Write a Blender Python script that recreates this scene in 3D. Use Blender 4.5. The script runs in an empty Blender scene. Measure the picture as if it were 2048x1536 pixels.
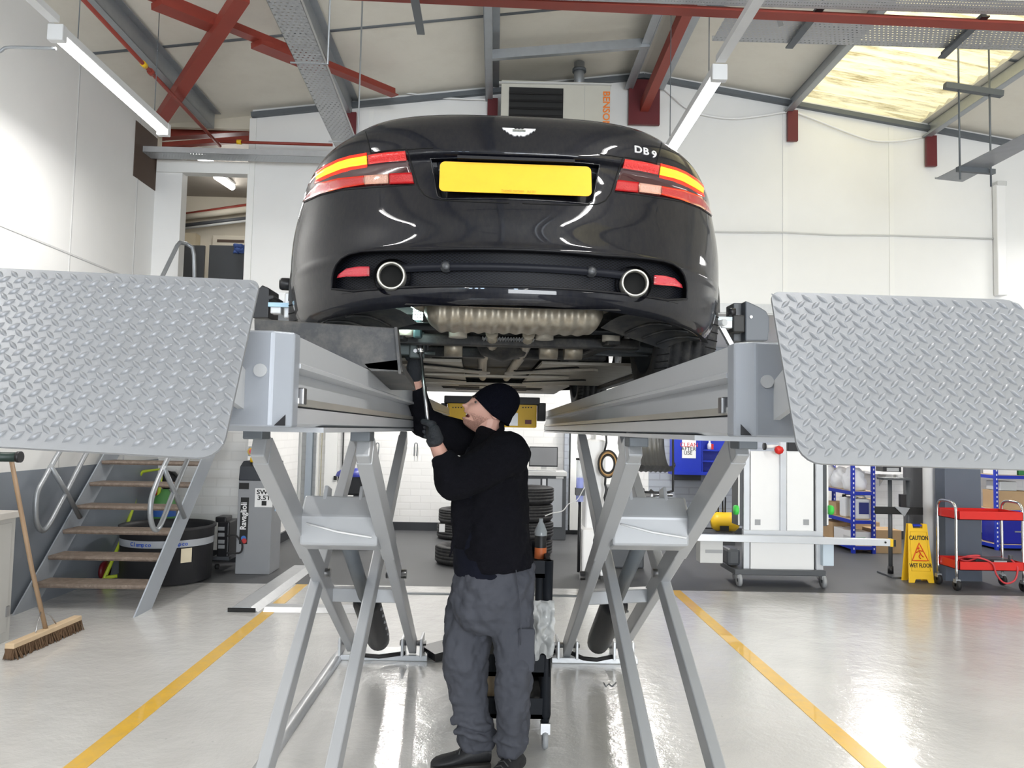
import bpy, bmesh, math, random
from mathutils import Vector, Matrix, noise
from mathutils.bvhtree import BVHTree
C = bpy.context.scene.collection
SC = bpy.context.scene
PI = math.pi
random.seed(7)
# ------------------------------------------------------------------ camera
FPX = 1538.0
CAM = Vector((0.0, 0.0, 1.5))
_y = Vector((-35.0, -91.0, -FPX)).normalized()          # world +Y seen in camera space
_z = Vector((math.sin(0.022), math.cos(0.022), 0.0)); _z = (_z - _z.dot(_y) * _y).normalized()
_x = _y.cross(_z)
R = Matrix((_x, _y, _z))                                  # rows: world axes in camera space -> R maps camera vectors to world
cd = bpy.data.cameras.new('camera'); cam = bpy.data.objects.new('camera', cd); C.objects.link(cam)
cd.sensor_width = 36.0; cd.lens = 36.0 * FPX / 2048.0; cd.clip_start = 0.05; cd.clip_end = 200
cam.matrix_world = Matrix.Translation(CAM) @ R.to_4x4()
SC.camera = cam
# ------------------------------------------------------------------ world, daylight, exposure
w = bpy.data.worlds.new('world'); SC.world = w; w.use_nodes = True
nt = w.node_tree; bg = nt.nodes['Background']
sky = nt.nodes.new('ShaderNodeTexSky'); sky.sky_type = 'HOSEK_WILKIE'; sky.turbidity = 6
sky.sun_direction = Vector((0.3, -0.6, 0.75)).normalized()
nt.links.new(sky.outputs[0], bg.inputs[0]); bg.inputs[1].default_value = 1.0
def area(name, loc, direction, sx, sy, power, col):
    l = bpy.data.lights.new(name, 'AREA'); l.shape = 'RECTANGLE'; l.size = sx; l.size_y = sy
    l.energy = power; l.color = col
    o = bpy.data.objects.new(name, l); C.objects.link(o); o.location = loc
    o.rotation_euler = Vector(direction).to_track_quat('-Z', 'Y').to_euler()
    return o
area('daylight_roller_door', (2.6, -8.4, 1.9), (0, 1, 0.05), 4.6, 3.4, 950, (0.92, 0.96, 1.0))
area('daylight_above_skylight', (3.85, 5.6, 6.6), (0, 0, -1), 3.0, 6.0, 190, (1.0, 0.95, 0.82))
area('daylight_above_rear_skylight', (3.85, -3.6, 6.6), (0, 0, -1), 3.0, 6.0, 190, (1.0, 0.95, 0.82))
for _x in (-3.3, -2.7, -2.1, .9): area('daylight_high_window', (_x, -8.46, 4.05), (0, 1, -.1), .34, .9, 32, (0.62, 0.80, 1.0))
vs = SC.view_settings
vs.view_transform = 'Standard'; vs.look = 'None'; vs.gamma = 1.0; vs.use_curve_mapping = False
vs.exposure = 0.05
SC.display_settings.display_device = 'sRGB'
# ------------------------------------------------------------------ measuring helpers (photo position -> point in the hall)
def ray(px, py):
    return (R @ Vector((px - 1024.0, 768.0 - py, -FPX))).normalized()
def W(px, py, Y):
    d = ray(px, py); return CAM + d * (Y / d.y)
def WZ(px, py, z=0.0):
    d = ray(px, py); return CAM + d * ((z - CAM.z) / d.z)
def WX(px, py, x):
    d = ray(px, py); return CAM + d * (x / d.x)
# ------------------------------------------------------------------ materials
MATS = {}
def mat(name, col, rough=0.5, metal=0.0, var=0.06, bump=0.0, scale=6.0, bscale=60.0, coat=0.0, trans=0.0, emit=None, estr=0.0, alpha=1.0, spec=0.5, dirt=None, dirt_amt=0.0, ior=1.45):
    if name in MATS: return MATS[name]
    m = bpy.data.materials.new(name); m.use_nodes = True; n = m.node_tree.nodes; L = m.node_tree.links
    b = n['Principled BSDF']
    tc = n.new('ShaderNodeTexCoord')
    ns = n.new('ShaderNodeTexNoise'); ns.inputs['Scale'].default_value = scale; ns.inputs['Detail'].default_value = 4
    L.new(tc.outputs['Object'], ns.inputs['Vector'])
    mx = n.new('ShaderNodeMix'); mx.data_type = 'RGBA'
    c = Vector(col[:3])
    mx.inputs[6].default_value = (*[max(0, v * (1 - var)) for v in c], 1); mx.inputs[7].default_value = (*[min(1, v * (1 + var)) for v in c], 1)
    L.new(ns.outputs[0], mx.inputs[0]); out = mx.outputs[2]
    if dirt:
        n2 = n.new('ShaderNodeTexNoise'); n2.inputs['Scale'].default_value = scale * 2.3; n2.inputs['Detail'].default_value = 8; n2.inputs['Roughness'].default_value = 0.7
        L.new(tc.outputs['Object'], n2.inputs['Vector'])
        r = n.new('ShaderNodeValToRGB'); r.color_ramp.elements[0].position = 0.45; r.color_ramp.elements[1].position = 0.75
        r.color_ramp.elements[1].color = (dirt_amt,) * 3 + (1,)
        L.new(n2.outputs[0], r.inputs[0])
        m2 = n.new('ShaderNodeMix'); m2.data_type = 'RGBA'; m2.inputs[7].default_value = (*dirt, 1)
        L.new(r.outputs[0], m2.inputs[0]); L.new(out, m2.inputs[6]); out = m2.outputs[2]
    L.new(out, b.inputs['Base Color'])
    b.inputs['Roughness'].default_value = rough; b.inputs['Metallic'].default_value = metal
    b.inputs['Coat Weight'].default_value = coat; b.inputs['Coat Roughness'].default_value = 0.03
    b.inputs['Transmission Weight'].default_value = trans; b.inputs['IOR'].default_value = ior
    b.inputs['Specular IOR Level'].default_value = spec; b.inputs['Alpha'].default_value = alpha
    if emit: b.inputs['Emission Color'].default_value = (*emit, 1); b.inputs['Emission Strength'].default_value = estr
    if bump:
        n3 = n.new('ShaderNodeTexNoise'); n3.inputs['Scale'].default_value = bscale; n3.inputs['Detail'].default_value = 5
        L.new(tc.outputs['Object'], n3.inputs['Vector'])
        bp = n.new('ShaderNodeBump'); bp.inputs['Strength'].default_value = bump; bp.inputs['Distance'].default_value = 0.01
        L.new(n3.outputs[0], bp.inputs['Height']); L.new(bp.outputs[0], b.inputs['Normal'])
    MATS[name] = m; return m
def brick_mat(name, col, mortar, bw=0.45, bh=0.215, ms=0.012, rough=0.6):
    m = bpy.data.materials.new(name); m.use_nodes = True; n = m.node_tree.nodes; L = m.node_tree.links
    b = n['Principled BSDF']; tc = n.new('ShaderNodeTexCoord')
    sp = n.new('ShaderNodeSeparateXYZ'); L.new(tc.outputs['Object'], sp.inputs[0])
    ad = n.new('ShaderNodeMath'); ad.operation = 'ADD'; L.new(sp.outputs[0], ad.inputs[0]); L.new(sp.outputs[1], ad.inputs[1])
    cb = n.new('ShaderNodeCombineXYZ'); L.new(ad.outputs[0], cb.inputs[0]); L.new(sp.outputs[2], cb.inputs[1])
    br = n.new('ShaderNodeTexBrick'); L.new(cb.outputs[0], br.inputs['Vector'])
    br.inputs['Color1'].default_value = (*col, 1); br.inputs['Color2'].default_value = (*[c * 0.96 for c in col], 1); br.inputs['Mortar'].default_value = (*mortar, 1)
    br.inputs['Scale'].default_value = 1.0; br.inputs['Brick Width'].default_value = bw; br.inputs['Row Height'].default_value = bh; br.inputs['Mortar Size'].default_value = ms
    L.new(br.outputs[0], b.inputs['Base Color']); b.inputs['Roughness'].default_value = rough
    bp = n.new('ShaderNodeBump'); bp.inputs['Strength'].default_value = 0.5; bp.inputs['Distance'].default_value = 0.006; bp.invert = True
    L.new(br.outputs['Fac'], bp.inputs['Height']); L.new(bp.outputs[0], b.inputs['Normal'])
    MATS[name] = m; return m
M_wall = mat('white_panel', (0.80, 0.80, 0.79), 0.42, var=0.02, bump=0.02, bscale=3)
M_wallplain = mat('white_paint', (0.82, 0.82, 0.80), 0.55, var=0.02)
M_cream = mat('cream_plaster', (0.62, 0.57, 0.47), 0.7, var=0.05)
M_dado = mat('grey_blue_paint', (0.215, 0.24, 0.275), 0.4, var=0.05)
M_roof = mat('roof_liner', (0.76, 0.73, 0.65), 0.7, var=0.04, scale=1.5, dirt=(0.35, 0.28, 0.2), dirt_amt=0.12)
M_galv = mat('galvanised', (0.36, 0.38, 0.40), 0.42, 0.6, var=0.12, scale=14)
M_galv_light = mat('galvanised_light', (0.55, 0.56, 0.57), 0.4, 0.5, var=0.1, scale=20)
M_darkgalv = mat('dark_galvanised', (0.13, 0.145, 0.16), 0.5, 0.3, var=0.1)
M_red = mat('red_oxide', (0.27, 0.045, 0.03), 0.5, var=0.12)
M_redback = mat('dark_red_paint', (0.13, 0.018, 0.022), 0.5, var=0.12)
M_black = mat('black_plastic', (0.012, 0.012, 0.014), 0.4, var=0.1)
M_blackrub = mat('black_rubber', (0.02, 0.02, 0.021), 0.65, var=0.15, bump=0.1)
M_white = mat('white_plastic', (0.82, 0.82, 0.82), 0.35, var=0.02)
M_chrome = mat('chrome', (0.75, 0.75, 0.76), 0.12, 1.0, var=0.03)
M_steel = mat('steel', (0.45, 0.45, 0.46), 0.3, 1.0, var=0.06)
M_yellow = mat('yellow_paint', (0.80, 0.50, 0.02), 0.4, var=0.04)
M_skirt = mat('black_skirting', (0.03, 0.032, 0.036), 0.4)
M_brown = mat('brown_void', (0.09, 0.06, 0.045), 0.8)
# ------------------------------------------------------------------ mesh builder
class MB:
    def __init__(s): s.v = []; s.f = []; s.sm = []
    def add(s, vs, fs, smooth=False):
        k = len(s.v); s.v += [Vector(p) for p in vs]
        for f in fs: s.f.append([i + k for i in f]); s.sm.append(smooth)
        return s
    def box(s, lo, hi, m=None):
        (a, b, c), (d, e, f) = lo, hi
        vs = [Vector(p) for p in ((a,b,c),(d,b,c),(d,e,c),(a,e,c),(a,b,f),(d,b,f),(d,e,f),(a,e,f))]
        if m: vs = [m @ p for p in vs]
        return s.add(vs, [(3,2,1,0),(4,5,6,7),(0,1,5,4),(1,2,6,5),(2,3,7,6),(3,0,4,7)])
    def cbox(s, c, size, m=None):
        c = Vector(c); h = Vector(size) / 2
        return s.box(c - h, c + h, m)
    def bar(s, p0, p1, wx, wz, up=(0, 0, 1), taper=1.0):
        p0 = Vector(p0); p1 = Vector(p1); d = (p1 - p0).normalized(); u = Vector(up)
        r = d.cross(u)
        if r.length < 1e-4: r = d.cross(Vector((1, 0, 0)))
        r.normalize(); u = r.cross(d).normalized()
        vs = []
        for p, k in ((p0, 1), (p1, taper)):
            for a, b in ((-1, -1), (1, -1), (1, 1), (-1, 1)): vs.append(p + r * (a * wx * k / 2) + u * (b * wz * k / 2))
        return s.add(vs, [(3,2,1,0),(4,5,6,7),(0,1,5,4),(1,2,6,5),(2,3,7,6),(3,0,4,7)])
    def tube(s, pts, r, n=8, cap=True, closed=False, flat=None):
        pts = [Vector(p) for p in pts]; N = len(pts)
        rs = r if isinstance(r, (list, tuple)) else [r] * N
        rings = []; ref = None
        for i, p in enumerate(pts):
            if closed: d = (pts[(i + 1) % N] - pts[i - 1])
            else: d = pts[min(i + 1, N - 1)] - pts[max(i - 1, 0)]
            if d.length < 1e-9: d = Vector((0, 0, 1))
            d.normalize()
            if ref is None:
                ref = Vector((0, 0, 1)) if abs(d.z) < 0.9 else Vector((1, 0, 0))
            a = (ref - d * ref.dot(d)).normalized(); b = d.cross(a); ref = a
            rings.append([p + (a * math.cos(t) + b * math.sin(t)) * rs[i] for t in [2 * PI * k / n for k in range(n)]])
        k0 = len(s.v)
        for rg in rings: s.v += rg
        for i in range(N if closed else N - 1):
            j = (i + 1) % N
            for k in range(n):
                s.f.append([k0 + i * n + k, k0 + i * n + (k + 1) % n, k0 + j * n + (k + 1) % n, k0 + j * n + k]); s.sm.append(True)
        if cap and not closed:
            s.f.append([k0 + k for k in range(n)][::-1]); s.sm.append(False)
            s.f.append([k0 + (N - 1) * n + k for k in range(n)]); s.sm.append(False)
        return s
    def cyl(s, p0, p1, r0, r1=None, n=20):
        return s.tube([p0, p1], [r0, r0 if r1 is None else r1], n)
    def lathe(s, prof, origin=(0, 0, 0), axis=(0, 0, 1), n=24, a0=0.0, a1=2 * PI, smooth=True, sx=1.0):
        ax = Vector(axis).normalized(); u = ax.orthogonal().normalized() if abs(ax.z) < 0.99 else Vector((1, 0, 0)); v = ax.cross(u)
        o = Vector(origin); full = abs(a1 - a0 - 2 * PI) < 1e-6; m = n if full else n + 1
        k0 = len(s.v)
        for r, h in prof:
            for k in range(m):
                t = a0 + (a1 - a0) * k / n
                s.v.append(o + ax * h + (u * math.cos(t) * sx + v * math.sin(t)) * r)
        for i in range(len(prof) - 1):
            for k in range(n):
                k2 = (k + 1) % m
                s.f.append([k0 + i * m + k, k0 + i * m + k2, k0 + (i + 1) * m + k2, k0 + (i + 1) * m + k]); s.sm.append(smooth)
        return s
    def disc(s, c, axis, r, n=24, sx=1.0):
        return s.lathe([(r, 0), (1e-5, 0)], c, axis, n, smooth=False, sx=sx)
    def prism(s, poly, off):
        """poly: list of 3D points (planar), extruded by off"""
        p = [Vector(q) for q in poly]; o = Vector(off); n = len(p)
        return s.add(p + [q + o for q in p], [list(range(n))[::-1], [i + n for i in range(n)]] + [(i, (i + 1) % n, (i + 1) % n + n, i + n) for i in range(n)])
    def sphere(s, c, r, n=12, m=8, sc=(1, 1, 1), rot=None):
        c = Vector(c); vs = []; fs = []
        for i in range(m + 1):
            ph = PI * i / m
            for k in range(n):
                t = 2 * PI * k / n
                q = Vector((math.sin(ph) * math.cos(t) * sc[0], math.sin(ph) * math.sin(t) * sc[1], math.cos(ph) * sc[2])) * r
                if rot: q = rot @ q
                vs.append(c + q)
        for i in range(m):
            for k in range(n): fs.append((i * n + k, (i + 1) * n + k, (i + 1) * n + (k + 1) % n, i * n + (k + 1) % n))
        return s.add(vs, fs, True)
    def grid(s, fn, nu, nv, smooth=True, skip=None):
        k0 = len(s.v)
        for i in range(nu + 1):
            for j in range(nv + 1): s.v.append(Vector(fn(i / nu, j / nv)))
        for i in range(nu):
            for j in range(nv):
                if skip and skip((i + .5) / nu, (j + .5) / nv): continue
                a = k0 + i * (nv + 1) + j
                s.f.append([a, a + nv + 1, a + nv + 2, a + 1]); s.sm.append(smooth)
        return s
    def build(s, name, m, parent=None, bevel=0.0, world=True, merge=False, mats=None):
        me = bpy.data.meshes.new(name)
        off = parent_loc(parent) if (parent and world) else Vector((0, 0, 0))
        me.from_pydata([tuple(p - off) for p in s.v], [], s.f)
        me.polygons.foreach_set('use_smooth', s.sm)
        if merge or bevel:
            bm = bmesh.new(); bm.from_mesh(me); bmesh.ops.remove_doubles(bm, verts=bm.verts, dist=1e-5)
            bmesh.ops.recalc_face_normals(bm, faces=bm.faces); bm.to_mesh(me); bm.free()
        me.materials.append(m)
        o = bpy.data.objects.new(name, me); C.objects.link(o)
        if parent: o.parent = parent
        if bevel:
            bv = o.modifiers.new('bevel', 'BEVEL'); bv.width = bevel; bv.segments = 2; bv.limit_method = 'ANGLE'
        return o
def parent_loc(p):
    v = Vector((0, 0, 0))
    while p is not None: v = v + p.location; p = p.parent
    return v
def thing(name, label, cat, loc=(0, 0, 0), rotz=0.0, group=None):
    o = bpy.data.objects.new(name, None); C.objects.link(o); o.empty_display_size = 0.1
    o.location = loc; o.rotation_euler = (0, 0, rotz); o['label'] = label; o['category'] = cat
    if group: o['group'] = group
    return o
def tag(o, label, cat, group=None):
    o['label'] = label; o['category'] = cat
    if group: o['group'] = group
    return o
def struct(name, mb, m, bevel=0.0):
    o = mb.build(name, m, bevel=bevel); o['kind'] = 'structure'; return o
def dup(root, loc, rotz=None, label=None):
    def cp(o, par):
        c = o.copy(); C.objects.link(c); c.parent = par
        for ch in o.children: cp(ch, c)
        return c
    r = cp(root, None); r.location = loc
    if rotz is not None: r.rotation_euler = (0, 0, rotz)
    if label: r['label'] = label
    return r
def text_mesh(txt, size, depth=0.001, bold=False, align='CENTER', width=1.0):
    """returns list of verts/faces of flat lettering in its own XY plane"""
    cu = bpy.data.curves.new('lettering', 'FONT'); cu.body = txt; cu.size = size; cu.align_x = align; cu.align_y = 'CENTER'
    cu.extrude = depth; cu.resolution_u = 3
    if bold: cu.offset = size * 0.022
    o = bpy.data.objects.new('lettering', cu); C.objects.link(o)
    dg = bpy.context.evaluated_depsgraph_get(); dg.update()
    me = bpy.data.meshes.new_from_object(o.evaluated_get(dg))
    vs = [Vector((v.co.x * width, v.co.y, v.co.z)) for v in me.vertices]; fs = [list(p.vertices) for p in me.polygons]
    bpy.data.objects.remove(o); bpy.data.curves.remove(cu); bpy.data.meshes.remove(me)
    return vs, fs
def lettering(name, txt, size, origin, xdir, ydir, m, parent, bold=False, depth=0.0008, align='CENTER', width=1.0, world=True):
    vs, fs = text_mesh(txt, size, depth, bold, align, width)
    x = Vector(xdir).normalized(); y = Vector(ydir).normalized(); z = x.cross(y); o = Vector(origin)
    mb = MB(); mb.add([o + x * v.x + y * v.y + z * v.z for v in vs], fs)
    return mb.build(name, m, parent, world=world)
# ================================================================== THE HALL
XL = -3.70; XR = 9.0; YB = 8.2; YN = -8.5; RX = 1.55; RZ = 5.46
def roofz(x): return RZ - (0.132 * (RX - x) if x < RX else 0.155 * (x - RX))
# floor -------------------------------------------------------------
def floor_material():
    m = bpy.data.materials.new('epoxy_floor'); m.use_nodes = True; n = m.node_tree.nodes; L = m.node_tree.links
    b = n['Principled BSDF']; tc = n.new('ShaderNodeTexCoord')
    ns = n.new('ShaderNodeTexNoise'); ns.inputs['Scale'].default_value = 1.3; ns.inputs['Detail'].default_value = 6
    L.new(tc.outputs['Object'], ns.inputs['Vector'])
    r = n.new('ShaderNodeValToRGB'); r.color_ramp.elements[0].color = (0.60, 0.59, 0.57, 1); r.color_ramp.elements[1].color = (0.70, 0.69, 0.67, 1)
    r.color_ramp.elements[0].position = 0.3; r.color_ramp.elements[1].position = 0.7
    L.new(ns.outputs[0], r.inputs[0])
    n2 = n.new('ShaderNodeTexNoise'); n2.inputs['Scale'].default_value = 22; n2.inputs['Detail'].default_value = 3
    L.new(tc.outputs['Object'], n2.inputs['Vector'])
    r2 = n.new('ShaderNodeValToRGB'); r2.color_ramp.elements[0].position = 0.70; r2.color_ramp.elements[1].position = 0.78
    L.new(n2.outputs[0], r2.inputs[0])
    mx = n.new('ShaderNodeMix'); mx.data_type = 'RGBA'; mx.inputs[7].default_value = (0.33, 0.32, 0.31, 1)
    ml = n.new('ShaderNodeMath'); ml.operation = 'MULTIPLY'; ml.inputs[1].default_value = 0.4; L.new(r2.outputs[0], ml.inputs[0])
    L.new(ml.outputs[0], mx.inputs[0]); L.new(r.outputs[0], mx.inputs[6]); L.new(mx.outputs[2], b.inputs['Base Color'])
    b.inputs['Roughness'].default_value = 0.22; b.inputs['Coat Weight'].default_value = 0.7; b.inputs['Coat Roughness'].default_value = 0.06
    n3 = n.new('ShaderNodeTexNoise'); n3.inputs['Scale'].default_value = 5; n3.inputs['Detail'].default_value = 6; n3.inputs['Roughness'].default_value = 0.65
    L.new(tc.outputs['Object'], n3.inputs['Vector'])
    bp = n.new('ShaderNodeBump'); bp.inputs['Strength'].default_value = 0.30; bp.inputs['Distance'].default_value = 0.02
    L.new(n3.outputs[0], bp.inputs['Height']); L.new(bp.outputs[0], b.inputs['Normal']); L.new(bp.outputs[0], b.inputs['Coat Normal'])
    return m
M_floor = floor_material()
YF = 7.42
struct('floor', MB().box((-4.5, -1.5, -0.1), (XR + .5, YF, 0.0)), M_floor)
M_dfloor = mat('grey_rubber_floor', (0.085, 0.087, 0.092), 0.5, var=0.12, scale=2.0, bump=0.03)
struct('floor_front', MB().box((-4.5, YN - 1, -0.1), (XR + .5, -1.5, 0.0)), M_dfloor)  # unseen floor, made dark to darken the bumper's reflections
struct('floor_rear', MB().box((-4.5, YF, -0.1), (XR + .5, 14.0, 0.0)), M_dfloor)
# painted lines
M_yline = mat('yellow_floor_paint', (0.83, 0.49, 0.035), 0.3, var=0.1, scale=9, coat=0.5, dirt=(0.5, 0.38, 0.2), dirt_amt=0.35)
for nm, a, b, lab in (('floor_marking', (150, 1536), (612, 1163), 'yellow painted floor line left of the lift'), ('floor_marking', (1752, 1536), (1350, 1181), 'yellow painted floor line right of the lift')):
    p = WZ(*a); q = WZ(*b); d = (q - p).normalized(); p = p - d * 1.2
    q = p + d * ((YF - 0.01 - p.y) / d.y)
    tag(MB().bar(p + Vector((0, 0, .0015)), q + Vector((0, 0, .0015)), 0.10, 0.003).build(nm, M_yline), lab, 'floor line', 'yellow bay lines')
# walls --------------------------------------------------------------
wl = MB().box((XL - .15, YN, 1.10), (XL, YB, 5.2)).box((XL - .15, YB, 1.10), (XL, 8.75, 2.7))
struct('wall_left', wl, M_wall)
struct('wall_left_dado', MB().box((XL - .15, YN, 0), (XL + .004, 8.6, 1.10)), M_dado)
# panel joints on the left wall
j = MB()
for yy in (3.2, 4.35, 5.5, 6.65, 7.8): j.box((XL - .001, yy - .008, 1.1), (XL + .004, yy + .008, 4.8))
j.box((XL - .001, YN, 2.93), (XL + .006, YB, 2.945))
struct('trim_1', j, mat('panel_joint', (0.60, 0.60, 0.60), 0.5))
# upper rear wall with the stairway opening at its left
OX0 = W(360, 450, YB).x; OX1 = W(496, 450, YB).x; OZ = 2.9
def gable(x0, x1, z0, th=0.14, nx=None, drop=0.0):
    xs = [x0] + ([RX] if x0 < RX < x1 else []) + [x1]
    top = [(x, YB, roofz(x) - drop) for x in xs]
    return [(x0, YB, z0), (x1, YB, z0)] + top[::-1]
wb = MB().prism(gable(OX1, XR, OZ), (0, .14, 0))
wb.prism([(XL, YB, OZ), (OX0, YB, OZ), (OX0, YB, 4.36), (XL, YB, 4.36)], (0, .14, 0))
struct('wall_rear', wb, M_wall)
zt = W(420, 335, YB).z
struct('trim_2', MB().box((XL + .02, YB - .03, zt - .07), (OX1, YB + .10, zt + .06)), M_wallplain)
j = MB()
for px in (735, 1100, 1570, 1783):
    x = W(px, 480, YB).x
    j.box((x - .025, YB - .008, OZ), (x + .025, YB + .002, roofz(x) - .12))
struct('trim_3', j, M_wallplain)
struct('trim_4', MB().box((OX1 - .02, YB - .02, OZ), (OX1 + .05, YB + .16, roofz(OX1) - .1)), M_wallplain)
# rim flashing under the roof along the rear wall
j = MB()
j.bar((OX1, YB - .03, roofz(OX1) - .07), (RX, YB - .03, roofz(RX) - .07), .06, .05); j.bar((RX, YB - .03, roofz(RX) - .07), (XR, YB - .03, roofz(XR) - .07), .06, .05)
struct('trim_5', j, M_darkgalv)
# horizontal ledge (bottom of the upper wall) and the extension's ceiling
struct('trim_6', MB().box((OX1, YB - .03, OZ - .09), (XR, YB + .18, OZ + .01)), M_galv_light)
YE = 11.42
struct('ceiling_rear', MB().box((-2.7, YB, OZ - .10), (XR, YE + .2, OZ - .04)), M_wallplain)
# front (behind the viewer) and right walls
struct('wall_right', MB().box((XR, YN, 0), (XR + .15, 13.5, 5.2)), M_wall)
wf = MB().box((XL - .15, YN - .15, 0), (0.2, YN, 5.2)); wf.box((0.2, YN - .15, 3.6), (5.0, YN, 5.5)); wf.box((5.0, YN - .15, 0), (XR + .15, YN, 5.2))
wf.box((-3.7, YN - .15, 5.2), (5.2, YN, 5.5))
q = MB()
for _x in (-3.3, -2.7, -2.1, .9):
    for a_, b_ in (((_x - .21, 3.56), (_x - .17, 4.54)), ((_x + .17, 3.56), (_x + .21, 4.54)), ((_x - .21, 3.52), (_x + .21, 3.57)), ((_x - .21, 4.53), (_x + .21, 4.58))): q.box((a_[0], YN, a_[1]), (b_[0], YN + .07, b_[1]))
struct('window_3', q, M_wallplain)
struct('wall_front', wf, M_dado)
# roof ----------------------------------------------------------------
SKX0 = W(1584, 200, YB).x + .06; SKX1 = W(1850, 245, YB).x - .04
rf = MB()
def slab(x0, x1, y0, y1): rf.prism([(x0, y0, roofz(x0)), (x1, y0, roofz(x1)), (x1, y0, roofz(x1) + .06), (x0, y0, roofz(x0) + .06)], (0, y1 - y0, 0))
slab(XL - .2, RX, YN - .2, YB + .14); slab(RX, SKX0, YN - .2, 14); slab(SKX1, XR + .3, YN - .2, 14)
slab(SKX0, SKX1, YB + .12, 14); slab(SKX0, SKX1, YN - .2, -7); slab(SKX0, SKX1, -.5, 2.2)
struct('ceiling', rf, M_roof)
# roof sheet joints (dark lines running across the slope)
j = MB()
for yy in (-5, -2.6, -.2, 2.2, 4.6, 6.75):
    j.bar((XL, yy, roofz(XL) - .004), (RX, yy, roofz(RX) - .004), .03, .012); j.bar((RX, yy, roofz(RX) - .004), (SKX0, yy, roofz(SKX0) - .004), .03, .012)
    j.bar((SKX1, yy, roofz(SKX1) - .004), (XR, yy, roofz(XR) - .004), .03, .012)
struct('trim_7', j, M_darkgalv)
def skylight_mat():
    m = bpy.data.materials.new('dirty_rooflight'); m.use_nodes = True; n = m.node_tree.nodes; L = m.node_tree.links
    for x in list(n):
        if x.type != 'OUTPUT_MATERIAL': n.remove(x)
    out = [x for x in n if x.type == 'OUTPUT_MATERIAL'][0]
    tc = n.new('ShaderNodeTexCoord'); mp = n.new('ShaderNodeMapping'); mp.inputs['Scale'].default_value = (0.7, 6.0, 1.0)
    L.new(tc.outputs['Object'], mp.inputs[0])
    ns = n.new('ShaderNodeTexNoise'); ns.inputs['Scale'].default_value = 2.2; ns.inputs['Detail'].default_value = 7; ns.inputs['Roughness'].default_value = .7
    L.new(mp.outputs[0], ns.inputs['Vector'])
    r = n.new('ShaderNodeValToRGB'); e = r.color_ramp.elements; e[0].position = 0.30; e[0].color = (0.22, 0.16, 0.05, 1); e[1].position = 0.52; e[1].color = (0.93, 0.87, 0.60, 1)
    L.new(ns.outputs[0], r.inputs[0])
    t = n.new('ShaderNodeBsdfTranslucent'); d = n.new('ShaderNodeBsdfDiffuse'); mx = n.new('ShaderNodeMixShader'); mx.inputs[0].default_value = .25
    L.new(r.outputs[0], t.inputs[0]); L.new(r.outputs[0], d.inputs[0]); L.new(t.outputs[0], mx.inputs[1]); L.new(d.outputs[0], mx.inputs[2]); L.new(mx.outputs[0], out.inputs[0])
    return m
M_sky = skylight_mat()
def corr(y0, y1):
    n = int((y1 - y0) / .035)
    def fn(u, v):
        x = SKX0 - .04 + (SKX1 - SKX0 + .08) * u; y = y0 + (y1 - y0) * v
        return (x, y, roofz(x) + .03 + .018 * math.sin(y * 2 * PI / .17))
    return MB().grid(fn, 6, n)
struct('window_1', corr(2.2, YB + .12), M_sky); struct('window_2', corr(-7, -.5), M_sky)
# upper room behind the opening, wider than the hall's left wall
ub = MB().box((-7.0, 12.2, 2.8), (-1.5, 12.35, 5.2)); ub.box((-1.75, YB + .14, 2.8), (-1.6, 12.3, 5.2)); ub.box((-7.1, YB, 2.8), (-7.0, 12.3, 5.2)); ub.box((-7.0, YB, 2.8), (XL - .001, YB + .12, 5.2)); ub.box((XL, YB + .14, 4.74), (-1.75, YB + .20, 5.2))
struct('wall_upstairs', ub, M_cream)
struct('floor_upstairs', MB().box((-7.0, YB + .9, 2.72), (-1.76, 12.2, 2.86)).box((-7.0, YB + .12, 2.72), (XL, YB + .9, 2.86)), M_galv)
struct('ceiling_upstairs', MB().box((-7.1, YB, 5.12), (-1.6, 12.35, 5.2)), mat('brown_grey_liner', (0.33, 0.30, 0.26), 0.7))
# cut-out in the left wall's far end
struct('trim_8', MB().box((XL - .001, 7.70, 3.98), (XL + .006, YB - .002, 4.55)), M_brown)
# lower rear brick walls ------------------------------------------------
M_brick = brick_mat('white_painted_block', (0.80, 0.795, 0.78), (0.74, 0.735, 0.72), .30, .10, .008)
M_gbrick = brick_mat('grey_painted_block', (0.36, 0.39, 0.44), (0.30, 0.32, 0.36), .44, .10, .010)
struct('wall_rear_low_left', MB().box((XL, 8.6, 0), (-2.72, 8.75, 2.25)), M_brick)
struct('wall_return', MB().box((-2.86, 8.75, 0), (-2.72, 10.8, OZ - .1)), M_brick)
struct('wall_rear_low', MB().box((-2.86, YE, 0), (2.3, YE + .15, OZ)), M_brick)
struct('wall_rear_low_grey', MB().box((2.3, YE - .02, 0), (4.75, YE + .15, 2.0)).box((2.3, YE - .02, 2.0), (4.75, YE + .15, OZ)), M_gbrick)
struct('wall_rear_low_right', MB().box((4.75, YE, 0), (XR, YE + .15, OZ)), M_brick)
struct('baseboard_rear', MB().box((-2.72, YE - .03, 0), (XR, YE - .002, .12)), M_skirt)
struct('baseboard_return', MB().box((-2.72, 8.75, 0), (-2.69, 10.8, .12)), M_skirt)
struct('baseboard_left_low', MB().box((XL + .004, 8.57, 0), (-2.72, 8.598, .12)), M_skirt)
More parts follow.
